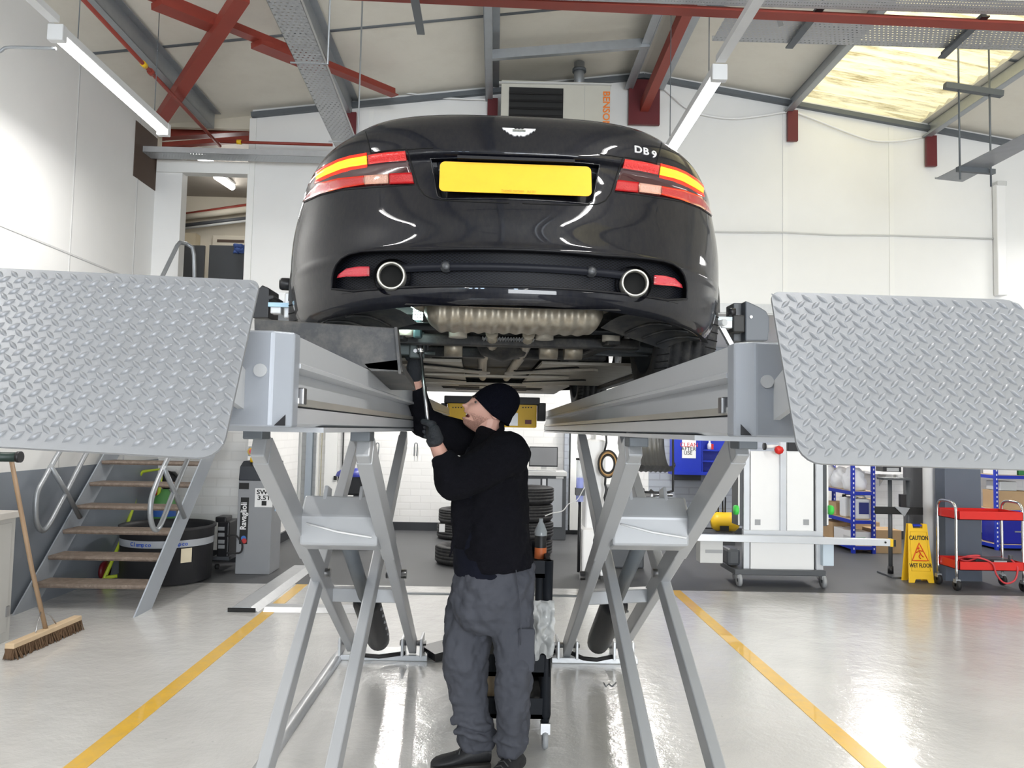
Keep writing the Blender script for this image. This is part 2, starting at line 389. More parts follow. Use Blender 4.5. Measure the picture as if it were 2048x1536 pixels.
# purlins (Z-sections running down the hall) ---------------------------
def purlin(px, py, gal=True, wdt=0.07, hgt=0.17):
    x = W(px, py, YB).x; z = roofz(x) - .002
    m = MB(); y0, y1 = YN + .02, YB - .02
    m.box((x - .004, y0, z - hgt), (x + .004, y1, z - .01)); m.box((x - wdt, y0, z - hgt - .004), (x + .004, y1, z - hgt + .004)); m.box((x - .004, y0, z - .014), (x + wdt, y1, z - .006))
    m.box((x - wdt - .003, y0, z - hgt - .004), (x - wdt + .003, y1, z - hgt + .02))
    return m, x, z
labs = {430: 'grey roof purlin nearest the left wall', 705: 'grey roof purlin above the left tail lamp', 985: 'grey roof purlin left of the wall heater',
        1580: 'grey roof purlin left of the skylight', 1855: 'grey roof purlin right of the skylight'}
PUR = []
for px, py in ((430, 235), (705, 200), (985, 190), (1580, 205), (1855, 250)):
    m, x, z = purlin(px, py); PUR.append(x)
    tag(m.build('purlin', M_galv), labs[px], 'roof beam', 'galvanised roof purlins')
    b = MB().box((x - .05, YB - .075, z - .50), (x + .06, YB - .035, z - .16)) if px != 430 else None
    if b: tag(b.build('purlin_bracket', M_redback), 'dark red bracket on the rear wall under the purlin, ' + {705: 'left of the number plate', 985: 'beside the heater', 1580: 'left of the skylight', 1855: 'right of the skylight'}[px], 'bracket', 'dark red purlin brackets')
# double ridge purlins with red brace
t = thing('ridge_beam', 'double grey ridge beam at the roof apex above the right tail lamp', 'roof beam', (RX, 0, roofz(RX) - .1))
for s in (-1, 1):
    m = MB(); m.bar((RX + s * .13, YN + .02, RZ - .13), (RX + s * .13, YB - .05, RZ - .13), .012, .2); m.bar((RX + s * .17, YN + .02, RZ - .22), (RX + s * .17, YB - .05, RZ - .22), .09, .008)
    m.build('beam_side', M_galv, t)
MB().box((RX - .17, YB - .07, RZ - .62), (RX + .17, YB - .03, RZ - .12)).build('wall_plate', M_redback, t)
MB().bar((RX + .03, 6.0, RZ - .30), (RX + .0, YB - .06, RZ - .42), .09, .12).build('red_strut', M_red, t)
# cross noggings between the purlins above the heater
for k, (yy, lab) in enumerate(((6.2, 'nearer'), (7.2, 'farther'))):
    x0 = PUR[2]; m = MB(); m.bar((x0, yy, roofz(x0) - .15), (RX - .14, yy, roofz(RX) - .2), .05, .09)
    tag(m.build('cross_rail', M_galv), lab + ' grey cross rail between the heater purlin and the ridge', 'roof beam', 'roof cross rails')
# ---- red roof bracing, laid just under the purlins
def roofpt(px, py, drop=0.22):
    d = ray(px, py)
    for side in (0, 1):
        k = 0.132 if side == 0 else -0.155
        # z = RZ - drop - k*(RX - x)
        t_ = (RZ - drop - k * RX + 0 * k - CAM.z) / (d.z - k * d.x)
        p = CAM + d * t_
        if (side == 0) == (p.x < RX): return p
    return p
def angle(p, q, wdt=.09, m=None, th=.01):
    m = m or MB(); m.bar(p, q, wdt, th); m.bar(Vector(p) + Vector((0, 0, wdt * .4)), Vector(q) + Vector((0, 0, wdt * .4)), th, wdt * .8); return m
p = roofpt(300, -6); q = roofpt(790, 192); e = (q - p)
m = angle(p, q, .10)
for a, b in ((0.02, .22), (.36, .62)): m.bar(p + e * a - Vector((0, 0.0, .03)), p + e * b - Vector((0, 0, .03)), .15, .05)
tag(m.build('roof_brace', M_red), 'long red stepped roof brace running to the wall above the left tail lamp', 'roof brace')
p2 = roofpt(485, -10, .30); q2 = roofpt(322, 238, .30)
tag(MB().bar(p2, q2, .11, .09).build('roof_brace', M_red), 'thick red roof brace sloping down to the left wall corner', 'roof brace')
p3 = roofpt(160, -8, .36); q3 = W(440, 292, 8.05)
t = thing('tie_rod', 'thin red tie rod with yellow tag passing beside the left lamp', 'tie rod', p3)
MB().cyl(p3, q3, .017, n=10).build('rod', M_red, t)
k = p3.lerp(q3, .35); MB().cyl(k, p3.lerp(q3, .37), .024, n=10).build('yellow_tag', M_yellow, t)
k = p3.lerp(q3, .40); MB().cyl(k, p3.lerp(q3, .415), .028, n=10).build('turnbuckle', M_red, t)
t = thing('tie_rod', 'level red tie rod crossing to the left tail lamp', 'tie rod', W(450, 283, 7.9))
MB().cyl(W(440, 283, 7.9), W(665, 290, 7.9), .016, n=10).build('rod', M_red, t); MB().cyl(W(474, 284, 7.9), W(483, 284.3, 7.9), .025, n=10).build('yellow_tag', M_yellow, t)
# red frame beam seen over the stairway opening
m = MB(); a = W(318, 255, 8.5); b = W(500, 245, 8.5)
m.bar(a, b, .02, .20, ); m.bar(a - Vector((0, 0, .12)), b - Vector((0, 0, .12)), .12, .02); m.bar(a + Vector((0, 0, .12)), b + Vector((0, 0, .12)), .12, .02)
m.bar(W(320, 292, 8.5), W(500, 278, 8.5), .08, .05)
tag(m.build('frame_beam', M_red), 'deep red frame beam above the stairway opening', 'roof beam')
# horizontal tie beam across the top of the view
YT = 4.6
a = W(300, -28, YT); b = W(2300, 66, YT); m = MB(); m.bar(a, b, .09, .012); m.bar(a + Vector((0, .04, .03)), b + Vector((0, .04, .03)), .012, .06)
a.x, b.x
tag(m.build('tie_beam', M_red), 'long red tie beam crossing the whole top of the view', 'roof beam')
# ------------------------------------------------ cable trays
def perf_mat(name='perforated_steel', sx=0.030, sy=0.03, col=(0.50, 0.52, 0.54)):
    m = bpy.data.materials.new(name); m.use_nodes = True; n = m.node_tree.nodes; L = m.node_tree.links
    b = n['Principled BSDF']; b.inputs['Base Color'].default_value = (*col, 1); b.inputs['Metallic'].default_value = .5; b.inputs['Roughness'].default_value = .42
    tc = n.new('ShaderNodeTexCoord'); sp = n.new('ShaderNodeSeparateXYZ'); L.new(tc.outputs['Object'], sp.inputs[0])
    def M2(op, a, bb=None):
        q = n.new('ShaderNodeMath'); q.operation = op
        for i, v in enumerate((a, bb)):
            if v is None: continue
            if isinstance(v, (int, float)): q.inputs[i].default_value = v
            else: L.new(v, q.inputs[i])
        return q.outputs[0]
    u = M2('MULTIPLY', sp.outputs[0], 1 / sx); v = M2('MULTIPLY', sp.outputs[1], 1 / sy)
    row = M2('FLOOR', v); sh = M2('MULTIPLY', M2('MODULO', M2('ABSOLUTE', row), 2.0), .5)
    fu = M2('SUBTRACT', M2('FRACT', M2('ADD', u, sh)), .5); fv = M2('SUBTRACT', M2('FRACT', v), .5)
    fu = M2('MULTIPLY', fu, 1.0); fv = M2('MULTIPLY', fv, 1.5)
    d = M2('SQRT', M2('ADD', M2('MULTIPLY', fu, fu), M2('MULTIPLY', fv, fv)))
    L.new(M2('GREATER_THAN', d, .23), b.inputs['Alpha'])
    return m
M_perf = perf_mat()
M_perf2 = perf_mat('perforated_steel_fine', .018, .03)
def tray(x0, x1, y0, y1, z, lip=.03, name='cable_tray', m=M_perf):
    o = thing(name, '', 'cable tray', ((x0 + x1) / 2, (y0 + y1) / 2, z))
    MB().box((x0, y0, z - .001), (x1, y1, z + .001)).build('tray_bed', m, o)
    q = MB()
    if x1 - x0 > y1 - y0: q.box((x0, y0, z - .001), (x1, y0 + .002, z + lip)); q.box((x0, y1 - .002, z - .001), (x1, y1, z + lip))
    else: q.box((x0, y0, z - .001), (x0 + .002, y1, z + lip)); q.box((x1 - .002, y0, z - .001), (x1, y1, z + lip))
    q.build('tray_lip', M_galv_light, o)
    return o
# long tray running down the hall above the left lamp cluster
a = W(672, 285, 5.6); a.x = -1.077; o = tray(a.x - .085, a.x + .085, 1.0, 5.7, a.z); o.rotation_euler.z = .034; o['label'] = 'perforated cable tray running down the hall to the left tail lamp'
c = W(700, 285, 5.6)
for yy in (3.1, 4.3, 5.5):
    MB().tube([(a.x + .11, yy, roofz(a.x) - .02), (a.x + .11, yy, a.z - .03), (a.x - .10, yy, a.z - .03)], .006, 6).build('hanger', M_galv, o)
# transverse tray crossing in front of the stairway opening
a = W(280, 303, 7.95); b = W(640, 318, 7.95); zz = (a.z + b.z) / 2
o = tray(XL + .01, b.x + .3, 7.86, 8.06, zz - .02, lip=.06); o['label'] = 'narrow perforated cable tray crossing in front of the stairway opening'
# wide flat tray at upper right, hung on steel angles
a = W(1425, 80, 5.05); zz = a.z
o = tray(a.x, 8.9, 4.76, 5.06, zz, lip=.035); o['label'] = 'wide perforated cable tray at the upper right below the skylight'
o2 = tray(W(700, 5, 4.5).x, 8.9, 4.38, 4.53, W(1500, 20, 4.5).z + .04, lip=.05, m=M_perf2); o2['label'] = 'perforated cable tray lying along the top of the red tie beam'
for k, (p, q, lab) in enumerate((((1648, 8), (1578, 96), 'steel angle hanger under the wide tray, left of the skylight'), ((1972, 32), (1883, 116), 'steel angle hanger under the wide tray, in front of the skylight'), ((829, -4), (842, 68), 'short steel angle hanging at the top left of centre'))):
    Z = zz - .03 if k < 2 else W(835, 30, 4.9).z
    a = WZ(*p, Z); b = WZ(*q, Z)
    if k == 2: a = W(829, -4, 4.3); b = W(842, 68, 4.9)
    tag(angle(a, b, .05).build('angle_hanger', M_darkgalv), lab, 'steel angle', 'steel angle hangers')
a = W(1560, 10, 4.7); b = W(1562, 52, 4.7)
tag(MB().bar(W(1553, 22, 4.72), W(1562, 52, 4.8), .03, .004).build('fixing_band', M_galv), 'small perforated fixing band hanging from the red tie beam', 'strap')
# cantilever sheet tray, far right, hung on threaded rods
t = thing('hung_tray', 'plain sheet tray hung on two threaded rods at the far right', 'cable tray', W(1960, 330, 6.4))
a = WZ(1870, 358, W(1870, 358, 6.6).z); Z = a.z; b = WZ(1925, 364, Z); c = WZ(2120, 262, Z); d = WZ(2120, 232, Z)
MB().prism([a, b, c, d], (0, 0, .004)).build('sheet', M_galv, t)
m = MB(); m.prism([a, b, b + Vector((0, 0, .02)), a + Vector((0, 0, .02))], (0, .003, 0)); m.build('end_lip', M_galv_light, t)
e = WZ(1915, 338, Z - .02); f = WZ(1988, 344, Z - .02); MB().bar(e, f, .04, .04).build('cross_channel', M_darkgalv, t)
for p, q in (((1922, 170), (1920, 352)), ((1984, 185), (1982, 366))):
    B = W(q[0], q[1], e.y + (0.0)); T = W(p[0], p[1], e.y); T.x = B.x; T.z = roofz(B.x) - .05
    MB().cyl(B - Vector((0, 0, .03)), T, .008, n=8).build('threaded_rod', M_darkgalv, t)
zb = roofz(e.x) - .2
MB().bar(Vector((e.x - .1, e.y, W(1915, 172, e.y).z)), Vector((f.x + .05, e.y, W(1986, 188, e.y).z)), .05, .05).build('upper_channel', M_darkgalv, t)
# ------------------------------------------------ battens (the hall's lamps)
M_lamp = mat('lamp_diffuser', (0.9, 0.9, 0.9), 0.5, emit=(1.0, 0.985, 0.95), estr=14.0)
M_house = mat('lamp_housing', (0.68, 0.69, 0.70), 0.4)
def batten(x, y0, y1, z, label, wires=True, power=1.0, ceil=None, group='batten lights'):
    o = thing('batten_light', label, 'ceiling light', (x, y0, z), group=group)
    MB().box((x - .045, y0, z + .0), (x + .045, y1, z + .055)).build('housing', M_house, o, bevel=.006)
    q = MB(); q.lathe([(.034, 0), (.034, y1 - y0 - .08)], (x, y0 + .04, z - .008), (0, 1, 0), 14); q.build('diffuser', M_lamp, o)
    e = MB(); e.box((x - .048, y0 - .004, z - .045), (x + .048, y0 + .05, z + .056)); e.build('end_cap', M_house, o, bevel=.006)
    e = MB(); e.box((x - .048, y1 - .05, z - .045), (x + .048, y1 + .004, z + .056)); e.build('end_cap', M_house, o, bevel=.006)
    c = ceil or roofz(x)
    if wires:
        for yy in (y0 + .25, y1 - .2):
            MB().cyl((x, yy, z + .05), (x, yy, c - .02), .0035, n=6).build('suspension_wire', M_darkgalv, o)
    if power:
        l = bpy.data.lights.new('batten_light_lamp', 'AREA'); l.shape = 'RECTANGLE'; l.size = .07; l.size_y = y1 - y0; l.energy = 44 * power; l.color = (1, .975, .94)
        lo = bpy.data.objects.new('lamp', l); C.objects.link(lo); lo.parent = o; lo.location = (0, (y1 - y0) / 2, -.06)
    return o
LX = W(110, 65, 4.63).x; LZ = W(110, 65, 4.63).z; RX2 = W(1440, 145, 4.63).x; RZ2 = W(1440, 145, 4.63).z
batten(LX, 4.63, 6.2, LZ, 'long lit batten light hanging beside the left wall')
batten(RX2, 4.63, 6.2, RZ2, 'long lit batten light hanging above the right tail lamp')
for x, z in ((LX, LZ), (RX2, RZ2)):   # lighting trunking the battens hang from, and unseen fill battens added behind the viewer
    lab = 'left' if x < 0 else 'right'
    tag(MB().box((x - .03, -8, z + .058), (x + .03, 4.62, z + .10)).build('lighting_trunking', M_house), 'steel lighting trunking in line with the %s batten light' % lab, 'trunking', 'lighting trunking')
    for yy in (-6.5, -3.2, .2):
        batten(x, yy, yy + 1.57, z - .002, 'unseen fill batten light on the %s trunking behind the viewer' % lab, wires=False)
for yy in (-5.5, -1.5, 2.5, 6.0): batten(6.4, yy, yy + 1.57, 3.8, 'added fill batten light over the bay to the right, outside the view', power=.55)  # unseen row added as fill light
for x in (-1.2, 1.9, 5.2): 
    batten(x, 9.3, 10.8, OZ - .16, 'batten light on the low ceiling of the rear bay', wires=False, power=1.35)
# two small lamps upstairs
for a, b, lab in (((388, 308), (421, 325), 'nearer'), ((433, 353), (464, 374), 'farther')):
    Y0 = 9.2 if lab == 'nearer' else 10.6
    p = W(a[0], a[1], Y0); 
    Y1 = Y0 + (0.9)
    q = W(b[0], b[1], Y1); 
    o = thing('bulkhead_light', lab + ' lit strip lamp upstairs seen through the stairway opening', 'ceiling light', p, group='strip lamps upstairs')
    MB().cyl(p, q, .045, n=14).sphere(p, .045).sphere(q, .045).build('diffuser', M_lamp, o)
    MB().bar(p + Vector((0, 0, .05)), q + Vector((0, 0, .05)), .1, .03).build('housing', M_house, o)
    l = bpy.data.lights.new('strip_lamp', 'POINT'); l.energy = 14; l.shadow_soft_size = .1; lo = bpy.data.objects.new('lamp', l); C.objects.link(lo); lo.parent = o; lo.location = (.3, .2, -.2)
# ================================================================== THE SCISSOR LIFT
M_lift = mat('lift_grey_paint', (0.44, 0.455, 0.48), 0.30, 0.12, var=0.05, scale=5, bump=0.015, bscale=220)
M_liftleg = mat('lift_leg_grey_paint', (0.40, 0.41, 0.425), 0.38, 0.12, var=0.07, scale=4)
M_plate = mat('checker_plate_paint', (0.21, 0.218, 0.232), 0.36, 0.15, var=0.06, scale=7, bump=0.03, bscale=260, dirt=(0.12, 0.11, 0.10), dirt_amt=0.10)
M_rail = mat('zinc_rail', (0.55, 0.54, 0.50), 0.35, 0.7, var=0.1)
ZB, ZT = 1.497, 1.668; YD0, YD1 = 1.40, 6.98; DW = 0.60
def xi(side): return -0.375 if side < 0 else 0.447
def deck(side, root):
    x0 = xi(side); s = side
    H = ZT - ZB
    # inner-side profile: (offset outwards from the inner face, height)
    prof = [(0, ZT), (0, ZT - .048), (-.006, ZT - .052), (-.006, ZT - .060), (.022, ZT - .066), (.006, ZT - .118), (.022, ZT - .122), (.022, ZT - .131), (0, ZT - .135), (0, ZB + .006), (.02, ZB), (DW, ZB), (DW, ZT)]
    m = MB(); ring = [Vector((x0 + s * a, YD0 + .06, z)) for a, z in prof]
    if s < 0: pass
    m.prism(ring, (0, YD1 - YD0 - .06, 0)); m.build('platform', M_lift, root, merge=True)
    # end cap: a boxed plate with bevelled inner corner
    e = MB(); c = [(x0 - s * .002, ZB), (x0 + s * DW, ZB), (x0 + s * DW, ZT + .002), (x0 - s * .002, ZT + .002)]
    q = [Vector((x0 + s * .03, YD0 - .004, 0)), Vector((x0 + s * DW, YD0 - .004, 0)), Vector((x0 + s * DW, YD0 + .06, 0)), Vector((x0 - s * .004, YD0 + .06, 0)), Vector((x0 - s * .004, YD0 + .018, 0))]
    q = [v + Vector((0, 0, ZB - .001)) for v in q]
    e.prism(q, (0, 0, H + .004)); e.build('end_cap', mat('lift_cap_tone', (.27, .29, .325), .30, .1), root, bevel=.004)  # end caps toned darker and bluer than the platform grey
    cx = x0 + s * .05
    MB().cyl((cx, YD0 - .003, ZT - .07), (cx, YD0 - .008, ZT - .07), .012, n=20).build('cap_bolt', M_liftleg, root)
    MB().prism([(x0 + s * .002, YD0 - .0055, ZB + .002), (x0 + s * .022, YD0 - .0055, ZB + .002), (x0 + s * .002, YD0 - .0055, ZB + .022)], (0, .002, 0)).build('cap_notch', M_black, root)
    # zinc guide rail let into the side channel and its little stop
    r = MB(); r.box((x0 + s * .006 - .006, YD0 + .07, ZT - .131), (x0 + s * .006 + .006, YD1 - .02, ZT - .116)); r.build('guide_rail', M_rail, root)
    MB().box((x0 - .01, YD0 + .075, ZT - .128), (x0 + .01, YD0 + .10, ZT - .096)).build('rail_stop', M_steel, root, bevel=.002)
    # deck surface grip and underside lip
    MB().box((min(x0, x0 + s * DW) + .03, YD0 + .1, ZT), (max(x0, x0 + s * DW) - .03, YD1 - .1, ZT + .003)).build('deck_surface', M_darkgalv, root)
    MB().box((min(x0, x0 + s * DW) - .003, YD0 + .3, ZB - .012), (max(x0, x0 + s * DW), YD1 - .1, ZB - .0005)).build('lower_flange', M_lift, root)
def lozenge(m, c, u, v, n, L, wd, h, ang):
    a = u * math.cos(ang) + v * math.sin(ang); b = -u * math.sin(ang) + v * math.cos(ang)
    vs = []
    for i in range(5):
        t = -1 + 2 * i / 4; ww = wd * (1 - abs(t) ** 1.7) if abs(t) < 1 else 0; hh = h * (1 - t * t)
        if abs(t) == 1: vs.append(c + a * (t * L)); continue
        for k in (-1, -.5, 0, .5, 1):
            vs.append(c + a * (t * L) + b * (ww * k) + n * (hh * (1 - k * k) ** .6 if abs(k) < 1 else 0))
    # indices: 0, 1..5, 6..10, 11..15, 16
    fs = []
    for k in range(4):
        fs.append((0, 1 + k, 2 + k)); fs.append((16, 12 + k, 11 + k))
        for r in (1, 6): fs.append((r + k, r + 5 + k, r + 6 + k, r + 1 + k))
    m.add(vs, fs, True)
def ramp(side, root, TI, BI, TO, BO):
    """inner-top, inner-bottom, outer-top, outer-bottom corners"""
    u = (TO - TI); wd = u.length; u.normalize(); v = (TI - BI).normalized(); n = u.cross(v).normalized()
    if n.y > 0: n = -n
    def P(a, b): # a 0..1 inner->outer, b 0..1 bottom->top
        return (BI * (1 - a) + BO * a) * (1 - b) + (TI * (1 - a) + TO * a) * b
    hgt = (TI - BI).length; rr = .035
    # rounded outline
    pts = []
    for (cx, cy, a0) in ((rr / wd, rr / hgt, PI), (1 - rr / wd, rr / hgt, 1.5 * PI), (1 - rr / wd, 1 - rr / hgt, 0), (rr / wd, 1 - rr / hgt, .5 * PI)):
        k = .45 if cy > .5 and cx < .5 else 1
        for i in range(6):
            t = a0 + i / 5 * PI / 2
            x_ = cx + math.cos(t) * rr * k / wd + (rr / wd) * (k - 1) * (1 if cx < .5 else -1); y_ = cy + math.sin(t) * rr * k / hgt - (rr / hgt) * (k - 1) * (1 if cy > .5 else -1)
            pts.append(P(x_, y_))
    m = MB(); m.prism(pts, -n * .005)
    pitch = .0262; nx = int(wd / pitch); ny = int(hgt / pitch)
    for j in range(ny + 1):
        for i in range(nx + 1):
            for h in (0, 1):
                a = (i + .35 + .5 * h) / (nx + .9); b = (j + .30 + .5 * h) / (ny + .8)
                if not (.012 < a < .988 and .03 < b < .975): continue
                lozenge(m, P(a, b), u, v, n, .0120, .0044, .0042, (0.75 if h else -0.75) * (1 if side > 0 else -1))
    m.build('ramp_plate', M_plate, root)
    # hinge arms to the deck end
    x0 = xi(side)
    for k in (.10, .80):
        top = P(k, .62) - n * .012; x = top.x
        g = MB(); g.prism([(x - .006, (P(k, .66) - n * .008).y, P(k, .66).z), (x - .006, (P(k, .38) - n * .008).y + .002, P(k, .38).z), (x - .006, YD0, ZB + .03), (x - .006, YD0, ZB + .10)], (.012, 0, 0)); g.build('ramp_hinge', M_liftleg, root)
    return n
def leg(root, top, bot, wx=.048, h=.098, name='leg'):
    top = Vector(top); bot = Vector(bot); d = (bot - top).normalized()
    m = MB(); m.bar(top, bot, wx, h); o = m.build(name, M_liftleg, root, bevel=.006)
    mid = top.lerp(bot, .5); up = Vector((1, 0, 0)).cross(d)
    # stiffening plate welded over the middle half and an edge strip
    q = MB(); q.bar(top.lerp(bot, .02), top.lerp(bot, .36), wx + .006, h * 1.04); q.build('leg_stiffener', M_liftleg, o, bevel=.003)
    return o
def lift(side, label, A_out, A_in, C_out, C_in):
    root = thing('scissor_lift', label, 'car lift', (xi(side) + side * .3, 4.0, 0), group='car lift platforms')
    deck(side, root)
    legs = []
    for (tp, bt) in (A_out, A_in): legs.append(leg(root, W(tp[0], 868, 2.6) + Vector((0, 0, -.03)), W(bt[0], bt[1], 5.12)))
    for (tp, bt) in (C_out, C_in):
        t = W(tp[0], 866, 5.2) + Vector((0, 0, -.03)); b = W(bt[0], 1536, 2.91); d = (b - t).normalized()
        legs.append(leg(root, t, t + d * ((0.09 - t.z) / d.z)))
    # dark open end of the near legs where they meet the platform
    for (tp, bt) in (C_out, C_in):
        t = W(tp[0], 866, 5.2) + Vector((0, 0, -.03)); b = W(bt[0], 1536, 2.91); d = (b - t).normalized(); f_ = t + d * ((0.09 - t.z) / d.z); MB().box((f_.x - .07, f_.y - .10, 0), (f_.x + .07, f_.y + .08, .06)).build('foot_block', M_galv_light, root, bevel=.004)
    # pivots on the crossing and slide blocks
    for k in (0, 1):
        a0, a1 = W(A_out[0][0] if k == 0 else A_in[0][0], 868, 2.6), W(*(A_out[1] if k == 0 else A_in[1]), 5.12)
        c = a0.lerp(a1, .5)
        MB().cyl(c - Vector((.05, 0, 0)), c + Vector((.05, 0, 0)), .022, n=20).build('pivot_pin', M_steel, root)
        MB().box((a0.x - .032, a0.y - .075, ZB - .045), (a0.x + .032, a0.y + .02, ZB - .012)).build('top_bracket', M_darkgalv, root, bevel=.004)
    # torsion box between the near legs, with the cylinder foot
    ao, ai = W(A_out[0][0], 868, 2.6), W(A_in[0][0], 868, 2.6); bo, bi = W(*A_out[1], 5.12), W(*A_in[1], 5.12)
    f = .27; po = ao.lerp(bo, f); pi_ = ai.lerp(bi, f); lo = min(po.x, pi_.x) + .02; hi = max(po.x, pi_.x) - .02; yc = (po.y + pi_.y) / 2; zc = (po.z + pi_.z) / 2 - .0
    q = MB(); q.prism([(lo, yc - .05, zc - .09), (lo, yc + .09, zc - .13), (lo, yc + .13, zc + .05), (lo, yc + .02, zc + .11), (lo, yc - .06, zc + .03)], (hi - lo, 0, 0)); q.build('torsion_box', M_liftleg, root, bevel=.01)
    xc = (lo + hi) / 2
    for dx in (-.075, .075):
        q = MB(); q.prism([(xc + dx - .008, yc - .03, zc + .04), (xc + dx - .008, yc + .10, zc + .04), (xc + dx - .008, yc + .12, zc + .13), (xc + dx - .008, yc + .04, zc + .15)], (.016, 0, 0)); q.build('cylinder_lug', M_lift, root, bevel=.004)
    f2 = .62; p = ao.lerp(bo, f2); r_ = ai.lerp(bi, f2)
    MB().bar(p, r_, .07, .07).build('cross_beam', M_liftleg, root, bevel=.004)
    # hydraulic cylinder with a black gaiter
    bx = (bo.x + bi.x) / 2; foot = Vector((bx, 4.98, .14)); head = Vector((xc, yc + .09, zc - .06))
    d = (head - foot)
    MB().tube([foot, foot + d * .03, foot + d * .1, foot + d * .46, foot + d * .50], [.045, .068, .074, .074, .05], 20).build('cylinder', M_black, root)
    MB().cyl(foot + d * .5, head, .034, n=16).build('piston_rod', M_darkgalv, root)
    q = MB()
    for k in range(5): q.cyl(foot + d * (.12 + .07 * k) + Vector((.068, -.03, 0)), foot + d * (.13 + .07 * k) + Vector((.078, -.036, 0)), .008, n=8)
    q.build('cylinder_bolts', M_steel, root)['kind'] = 'stuff'
    # base frame bolted to the floor
    w0 = min(bo.x, bi.x) - .10; w1 = max(bo.x, bi.x) + .10
    MB().box((w0, 5.06, .0), (w1, 5.26, .035)).build('base_plate', M_galv_light, root, bevel=.004)
    for x in (bo.x, bi.x):
        for sx in (-.06, .06):
            MB().box((x + sx - .008, 5.02, .035), (x + sx + .008, 5.2, .15)).build('foot_lug', M_galv_light, root, bevel=.003)
        MB().cyl((x - .085, 5.12, .10), (x + .085, 5.12, .10), .018, n=12).build('foot_pin', M_steel, root)
    MB().tube([(w0 + .12, 5.10, .06), (w0 + .20, 5.02, .045), ((w0 + w1) / 2, 4.98, .05), (w1 - .15, 5.08, .045)], .014, 8).build('hydraulic_hose', M_blackrub, root)
    q = MB(); q.bar(Vector((w1 if side < 0 else w0, 5.13, .03)), Vector(((w1 + .22) if side < 0 else (w0 - .20), 5.25, .06)), .22, .05); q.build('cable_guard', M_black, root)
    MB().tube([(lo + .03, yc - .06, zc - .0), (xc, yc - .075, zc - .03), (hi - .02, yc - .08, zc - .05)], .004, 6).build('wire', M_white, root)
    return root
LL = lift(-1, 'left platform of the scissor lift carrying the dark car, beside the stairs', ((519,), (703, 1288)), ((728,), (826, 1292)), ((714,), (531,)), ((808,), (667,)))
LR = lift(1, 'right platform of the scissor lift carrying the dark car, towards the red trolley', ((1482,), (1243, 1290)), ((1270,), (1133, 1298)), ((1243,), (1432,)), ((1162,), (1300,)))
TI = W(520, 561, 1.31); BI = W(441, 918, 1.125); a = W(0, 536, 1.335)
TO = TI + (a - TI) * 1.25; ramp(-1, LL, TI, BI, TO, BI + (TO - TI))
TI = W(1541, 583, 1.305); BI = W(1600, 926, 1.18); TO = W(2046, 600, 1.305)
ramp(1, LR, TI, BI, TO, BI + (TO - TI))
# wheel-alignment jacking beam, yellow, between the platforms at the far end
t = thing('jacking_beam', 'yellow jacking beam with black frame spanning the two platforms behind the man', 'jacking beam', (0.03, 6.4, 1.5))
YJ = 6.35
def jb(x0, y0, x1, y1, Y=YJ, d=.25, dz=0): 
    a = W(x0, y1, Y); b = W(x1, y0, Y); return (a.x, Y, a.z + dz), (b.x, Y + d, b.z + dz)
MB().box(*jb(894, 803, 1074, 852)).build('body', M_yellow, t, bevel=.01)
MB().box(*jb(888, 795, 1080, 806, YJ - .02, .3)).build('top_frame', M_black, t, bevel=.006)
for x in ((881, 892), (1076, 1092)):
    MB().box(*jb(x[0], 806, x[1], 842, YJ - .01, .2)).build('side_arm', M_black, t, bevel=.006)
MB().box(*jb(1014, 826, 1036, 851, YJ - .004, .004)).build('information_plate', M_galv_light, t)
MB().box(*jb(1050, 840, 1063, 848, YJ - .004, .004)).build('emblem', mat('red_black', (.15, .02, .02), .4), t)
for i in range(4):
    for x in (906, 1046): 
        c = W(x + i * 5.5, 815, YJ - .002); MB().cyl(c, c - Vector((0, .004, 0)), .006, n=8).build('slot_hole', M_black, t)
MB().box(*jb(874, 838, 882, 852, YJ + .1, .05)).build('side_arm', M_darkgalv, t)
# ================================================================== THE CAR ON THE LIFT
def car_paint():
    m = bpy.data.materials.new('midnight_paint'); m.use_nodes = True; n = m.node_tree.nodes; L = m.node_tree.links
    b = n['Principled BSDF']; tc = n.new('ShaderNodeTexCoord')
    ns = n.new('ShaderNodeTexNoise'); ns.inputs['Scale'].default_value = 90; ns.inputs['Detail'].default_value = 8; ns.inputs['Roughness'].default_value = .8
    mp = n.new('ShaderNodeMapping'); mp.inputs['Scale'].default_value = (1, 1, .35); L.new(tc.outputs['Object'], mp.inputs[0]); L.new(mp.outputs[0], ns.inputs['Vector'])
    r = n.new('ShaderNodeValToRGB'); r.color_ramp.elements[0].position = .42; r.color_ramp.elements[0].color = (0.0015, 0.002, 0.006, 1)
    r.color_ramp.elements[1].position = .85; r.color_ramp.elements[1].color = (0.014, 0.0135, 0.013, 1); L.new(ns.outputs[0], r.inputs[0])
    L.new(r.outputs[0], b.inputs['Base Color']); b.inputs['Metallic'].default_value = .1; b.inputs['Roughness'].default_value = .45; b.inputs['Specular IOR Level'].default_value = .12
    b.inputs['Coat Weight'].default_value = .75
    r2 = n.new('ShaderNodeMapRange'); r2.inputs[1].default_value = .4; r2.inputs[2].default_value = .8; r2.inputs[3].default_value = .015; r2.inputs[4].default_value = .09
    L.new(ns.outputs[0], r2.inputs[0]); L.new(r2.outputs[0], b.inputs['Coat Roughness'])
    return m
M_paint = car_paint()
M_glass = mat('dark_glass', (0.01, 0.012, 0.014), .05, coat=1.0)
M_lensdark = mat('smoked_red_lens', (0.035, 0.004, 0.006), .15, coat=1.0)
M_lensred = mat('red_lens', (0.42, 0.012, 0.015), .12, coat=1.0, bump=.4, bscale=260)
M_lensdim = mat('red_led_lens', (0.50, 0.012, 0.012), .2, coat=1.0, bump=.8, bscale=200, emit=(1, .02, .01), estr=.25)
